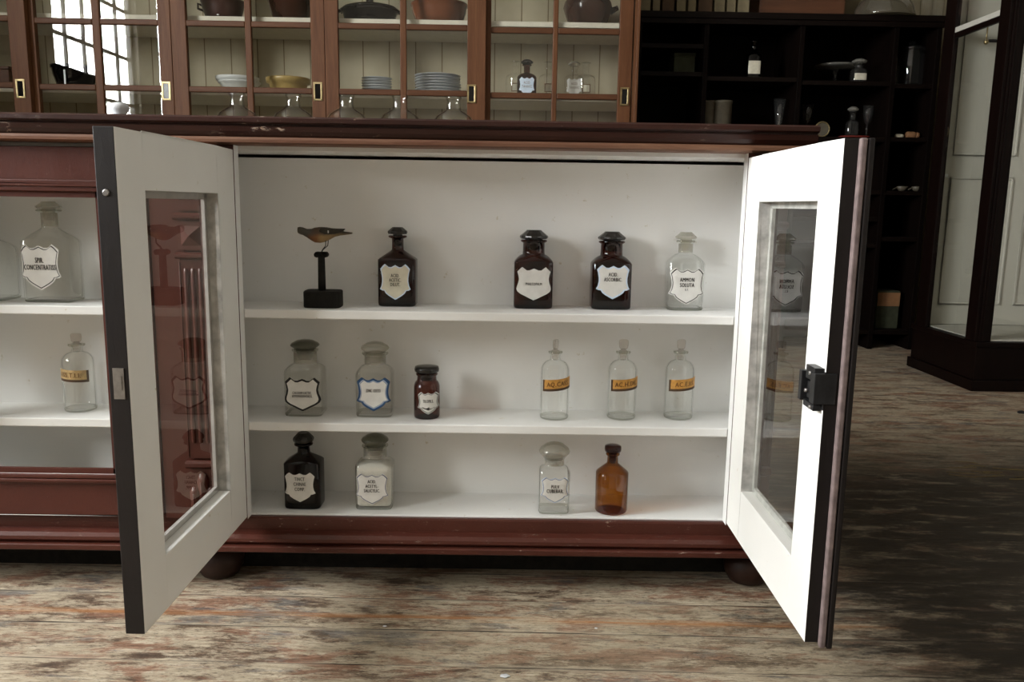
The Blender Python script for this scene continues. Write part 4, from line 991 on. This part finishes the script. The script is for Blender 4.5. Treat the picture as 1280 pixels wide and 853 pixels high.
for px, lb in ((1128, 'left of two pale scoops on a lower shelf of the dark shelving'), (1147, 'right of two pale scoops on a lower shelf of the dark shelving')):
    mb = MB(); mb.rings([superring(.030*f, .022*f, 2, z, N=20) for f, z in ((.4, 0), (.8, .008), (1, .022), (.9, .024), (.7, .012), (.2, .006))])
    mb.tube([(-.026, 0, .018), (-.05, 0, .006)], .004, 6)
    o = mb.build('scoop', 'grey_pot'); o.location = on(px, .814, 2.80, 232); tag(o, lb, 'scoop', 'scoops on the lower shelf')
P = on(1115, .40, 2.80, 372)
t = thing('paper_parcel', 'tan paper parcel low in the right bay of the dark shelving', 'parcel', (2.03, 2.86, .1006)); mb = MB(); mb.box((-.06, -.06, 0), (.06, .06, .20)); mb.build('parcel_body', 'green_box', t, bevel=.006)
mb = MB(); mb.box((-.058, -.0615, .12), (.058, -.0602, .19)); mb.build('label', 'tan', t)

# ------------------------------------------------------------------ white panelled display case at right
DX0, DX1, DY0, DY1 = 1.91, 3.3, 1.756, 2.30
DB = (2.6, 2.0, 0)
case = thing('display_case', 'tall dark framed glass display case with white panelled inside, at the right', 'display case', DB)
def dpart(mb, name, mats, parent=None, bevel=.002): return mb.build(name, mats, parent or case, DB, bevel)
mb = MB(); mb.box((DX0-.004, DY0, 0), (DX1, DY1, .045)); mb.box((DX0+.006, DY0+.012, .045), (DX1-.01, DY1-.01, .195)); mb.box((DX0-.002, DY0+.004, .18), (DX1, DY1, .20)); dpart(mb, 'plinth', 'case_wood')
mb = MB(); mb.box((DX0+.03, DY0+.03, .2005), (DX1-.02, 2.23, .206)); dpart(mb, 'case_floor', 'case_white')
for x0, x1, y0, y1 in ((DX0, DX0+.066, DY0+.022, DY0+.092), (DX0, DX0+.022, 2.172, 2.26), (DX1-.06, DX1, DY0+.022, DY0+.092)):
    mb = MB(); mb.box((x0, y0, .2005), (x1, y1, 2.4)); 
    if y0 < 2: mb.box((x0+.014, y0-.006, .2005), (x1-.014, y0, 2.4)); mb.box((x0+.024, y0-.010, .2005), (x0+.030, y0-.006, 2.4))
    dpart(mb, 'post', 'case_wood')
mb = MB(); mb.box((DX0+.0, DY0+.01, 2.4), (DX1, DY1, 2.5)); mb.box((DX0-.03, DY0-.02, 2.5), (DX1+.0, DY1, 2.54)); dpart(mb, 'case_top', 'case_wood')
mb = MB(); mb.box((DX0+.02, 2.235, .206), (DX1, 2.26, 2.4)); bk = dpart(mb, 'back_panel', 'case_white')
mb = MB(); yp = 2.228
pw = .34
for k in range(4):
    x = DX0+.02+.06+k*pw
    for q0, q1 in ((x, x+.008), (x+pw-.07, x+pw-.062)):
        mb.box((q0, yp, .30), (q1, 2.2352, .865)); mb.box((q0, yp, .96), (q1, 2.2352, 2.3))
    for z in (.30, .857, .96, 2.292): mb.box((x, yp, z), (x+pw-.062, 2.2352, z+.008))
dpart(mb, 'panel_moulding', 'case_white', bk, .002)
mb = MB(); mb.tube([(DX0+.055, 2.235, .872), (DX0+.055, 2.222, .872)], [.004, .008], 12); dpart(mb, 'knob', 'porcelain', bk)  # white bead standing in for a small light reflection
# side rail seen through the glass, with a hook and rod
mb = MB(); mb.box((DX0+.002, DY0+.092, 1.462), (DX0+.020, 2.172, 1.484)); dpart(mb, 'side_rail', 'case_white')
mb = MB(); mb.box((DX0+.002, DY0+.092, 1.44), (DX0+.018, 2.172, 1.4615)); dpart(mb, 'rail_underside', 'case_wood')
hk = (1.965, 2.02); mb = MB(); mb.tube([(hk[0], hk[1], 1.47), (hk[0], hk[1], 1.43), (hk[0]-.002, hk[1]-.004, 1.405)], .0028, 8); mb.lathe([(.002, -.01), (.008, -.006), (.0095, 0), (.008, .006), (.002, .01)], (hk[0]-.002, hk[1]-.004, 1.396), 14); dpart(mb, 'hook', 'brass', None, 0)
mb = MB(); mb.tube([(hk[0]+.012, hk[1], 1.402), (DX1-.05, hk[1], 1.402)], .006, 10); dpart(mb, 'hanging_rod', 'case_wood', None, 0)
mb = MB(); mb.box((DX0+.007, DY0+.09, .20), (DX0+.010, 2.175, 2.4)); dpart(mb, 'side_pane', 'pane', None, 0)
mb = MB(); mb.box((DX0+.064, DY0+.050, .20), (DX1-.058, DY0+.053, 2.4)); dpart(mb, 'front_pane', 'pane', None, 0)

# ------------------------------------------------------------------ low cupboard under the left window, mirrored in the cabinet glass
KB = (-3.29, .2, 0)
kc = thing('wall_cupboard', 'dark cupboard by the window wall, seen only mirrored in the leftmost glass panes', 'cupboard', KB)
mb = MB(); mb.box((-3.38, -.25, .08), (-3.20, .75, 1.62)); mb.build('carcass', 'dark_wood', kc, KB, .003)
mb = MB(); mb.box((-3.39, -.28, 1.6205), (-3.17, .78, 1.65)); mb.build('cupboard_top', 'dark_wood_h', kc, KB, .004)
mb = MB(); mb.box((-3.37, -.24, 0), (-3.215, .74, .0795)); mb.build('plinth', 'dark_wood_h', kc, KB, .002)
for y in (-.235, .255):
    mb = MB(); mb.box((-3.1995, y, .10), (-3.18, y+.48, 1.60)); dd_ = mb.build('door', 'dark_wood', kc, KB, .003)
    mb = MB(); mb.tube([(-3.18, y+(.44 if y < 0 else .04), .9), (-3.155, y+(.44 if y < 0 else .04), .9)], [.006, .014], 12); mb.build('knob', 'brass', dd_, KB)

# ------------------------------------------------------------------ bits on the floor
def lump(name, label, cat, px, py, r, mat, flat=.45):
    p = atZ(px, py, 0); mb = MB(); N = 16; rs = []
    for f, z in ((.75, 0), (1, .25), (.9, .7), (.5, 1)):
        rs.append([(r*f*cos(2*pi*i/N)*(1+.18*sin(3*i+1)), r*.7*f*sin(2*pi*i/N)*(1+.15*cos(2*i)), r*flat*z) for i in range(N)])
    mb.rings(rs); o = mb.build(name, mat); o.location = (p.x, p.y, .0004); tag(o, label, cat)
lump('paint_flake', 'largest white paint flake on the floorboards at the bottom photo edge', 'flake', 631, 846, .0075, 'porcelain', .25)
lump('paint_flake', 'tiny white flake on the floor left of middle, on the grey board', 'flake', 481, 783.5, .0035, 'porcelain', .3)
lump('paint_flake', 'tiny white flake on the floor below the amber bottle', 'flake', 745, 786, .0028, 'porcelain', .3)
lump('floor_stud', 'small dark lump on the floor at the right photo edge', 'stud', 1277, 517, .016, 'iron', .6)

random.seed(11)
mb = MB()
for i in range(16):
    p = atZ(random.uniform(1195, 1279), 0+random.uniform(578, 600), 0); L = random.uniform(.03, .09); a = random.uniform(-.55, .1)
    q = [Vector((p.x+L*t*cos(a), p.y+L*t*sin(a)+.006*sin(3*t), .0012)) for t in (-.5, -.2, .1, .5)]
    mb.tube(q, .0009, 5)
o = mb.build('floor_scratch', 'floor_scratch'); o['kind'] = 'stuff'; tag(o, 'scattered pale scratches, built as thin strands, on the dark floorboards at right', 'floor_scratch')  # thin strands modelled for pale scratches in the boards

# ------------------------------------------------------------------ view
vs = scn.view_settings
scn.display_settings.display_device = 'sRGB'
vs.view_transform = 'Standard'; vs.look = 'None'; vs.gamma = 1.0; vs.use_curve_mapping = False
vs.exposure = 0.0
cy = scn.cycles
cy.use_denoising = True; cy.max_bounces = 10; cy.diffuse_bounces = 5; cy.glossy_bounces = 5; cy.transmission_bounces = 6; cy.transparent_max_bounces = 40
cy.caustics_reflective = False; cy.caustics_refractive = False; cy.sample_clamp_indirect = 6.0
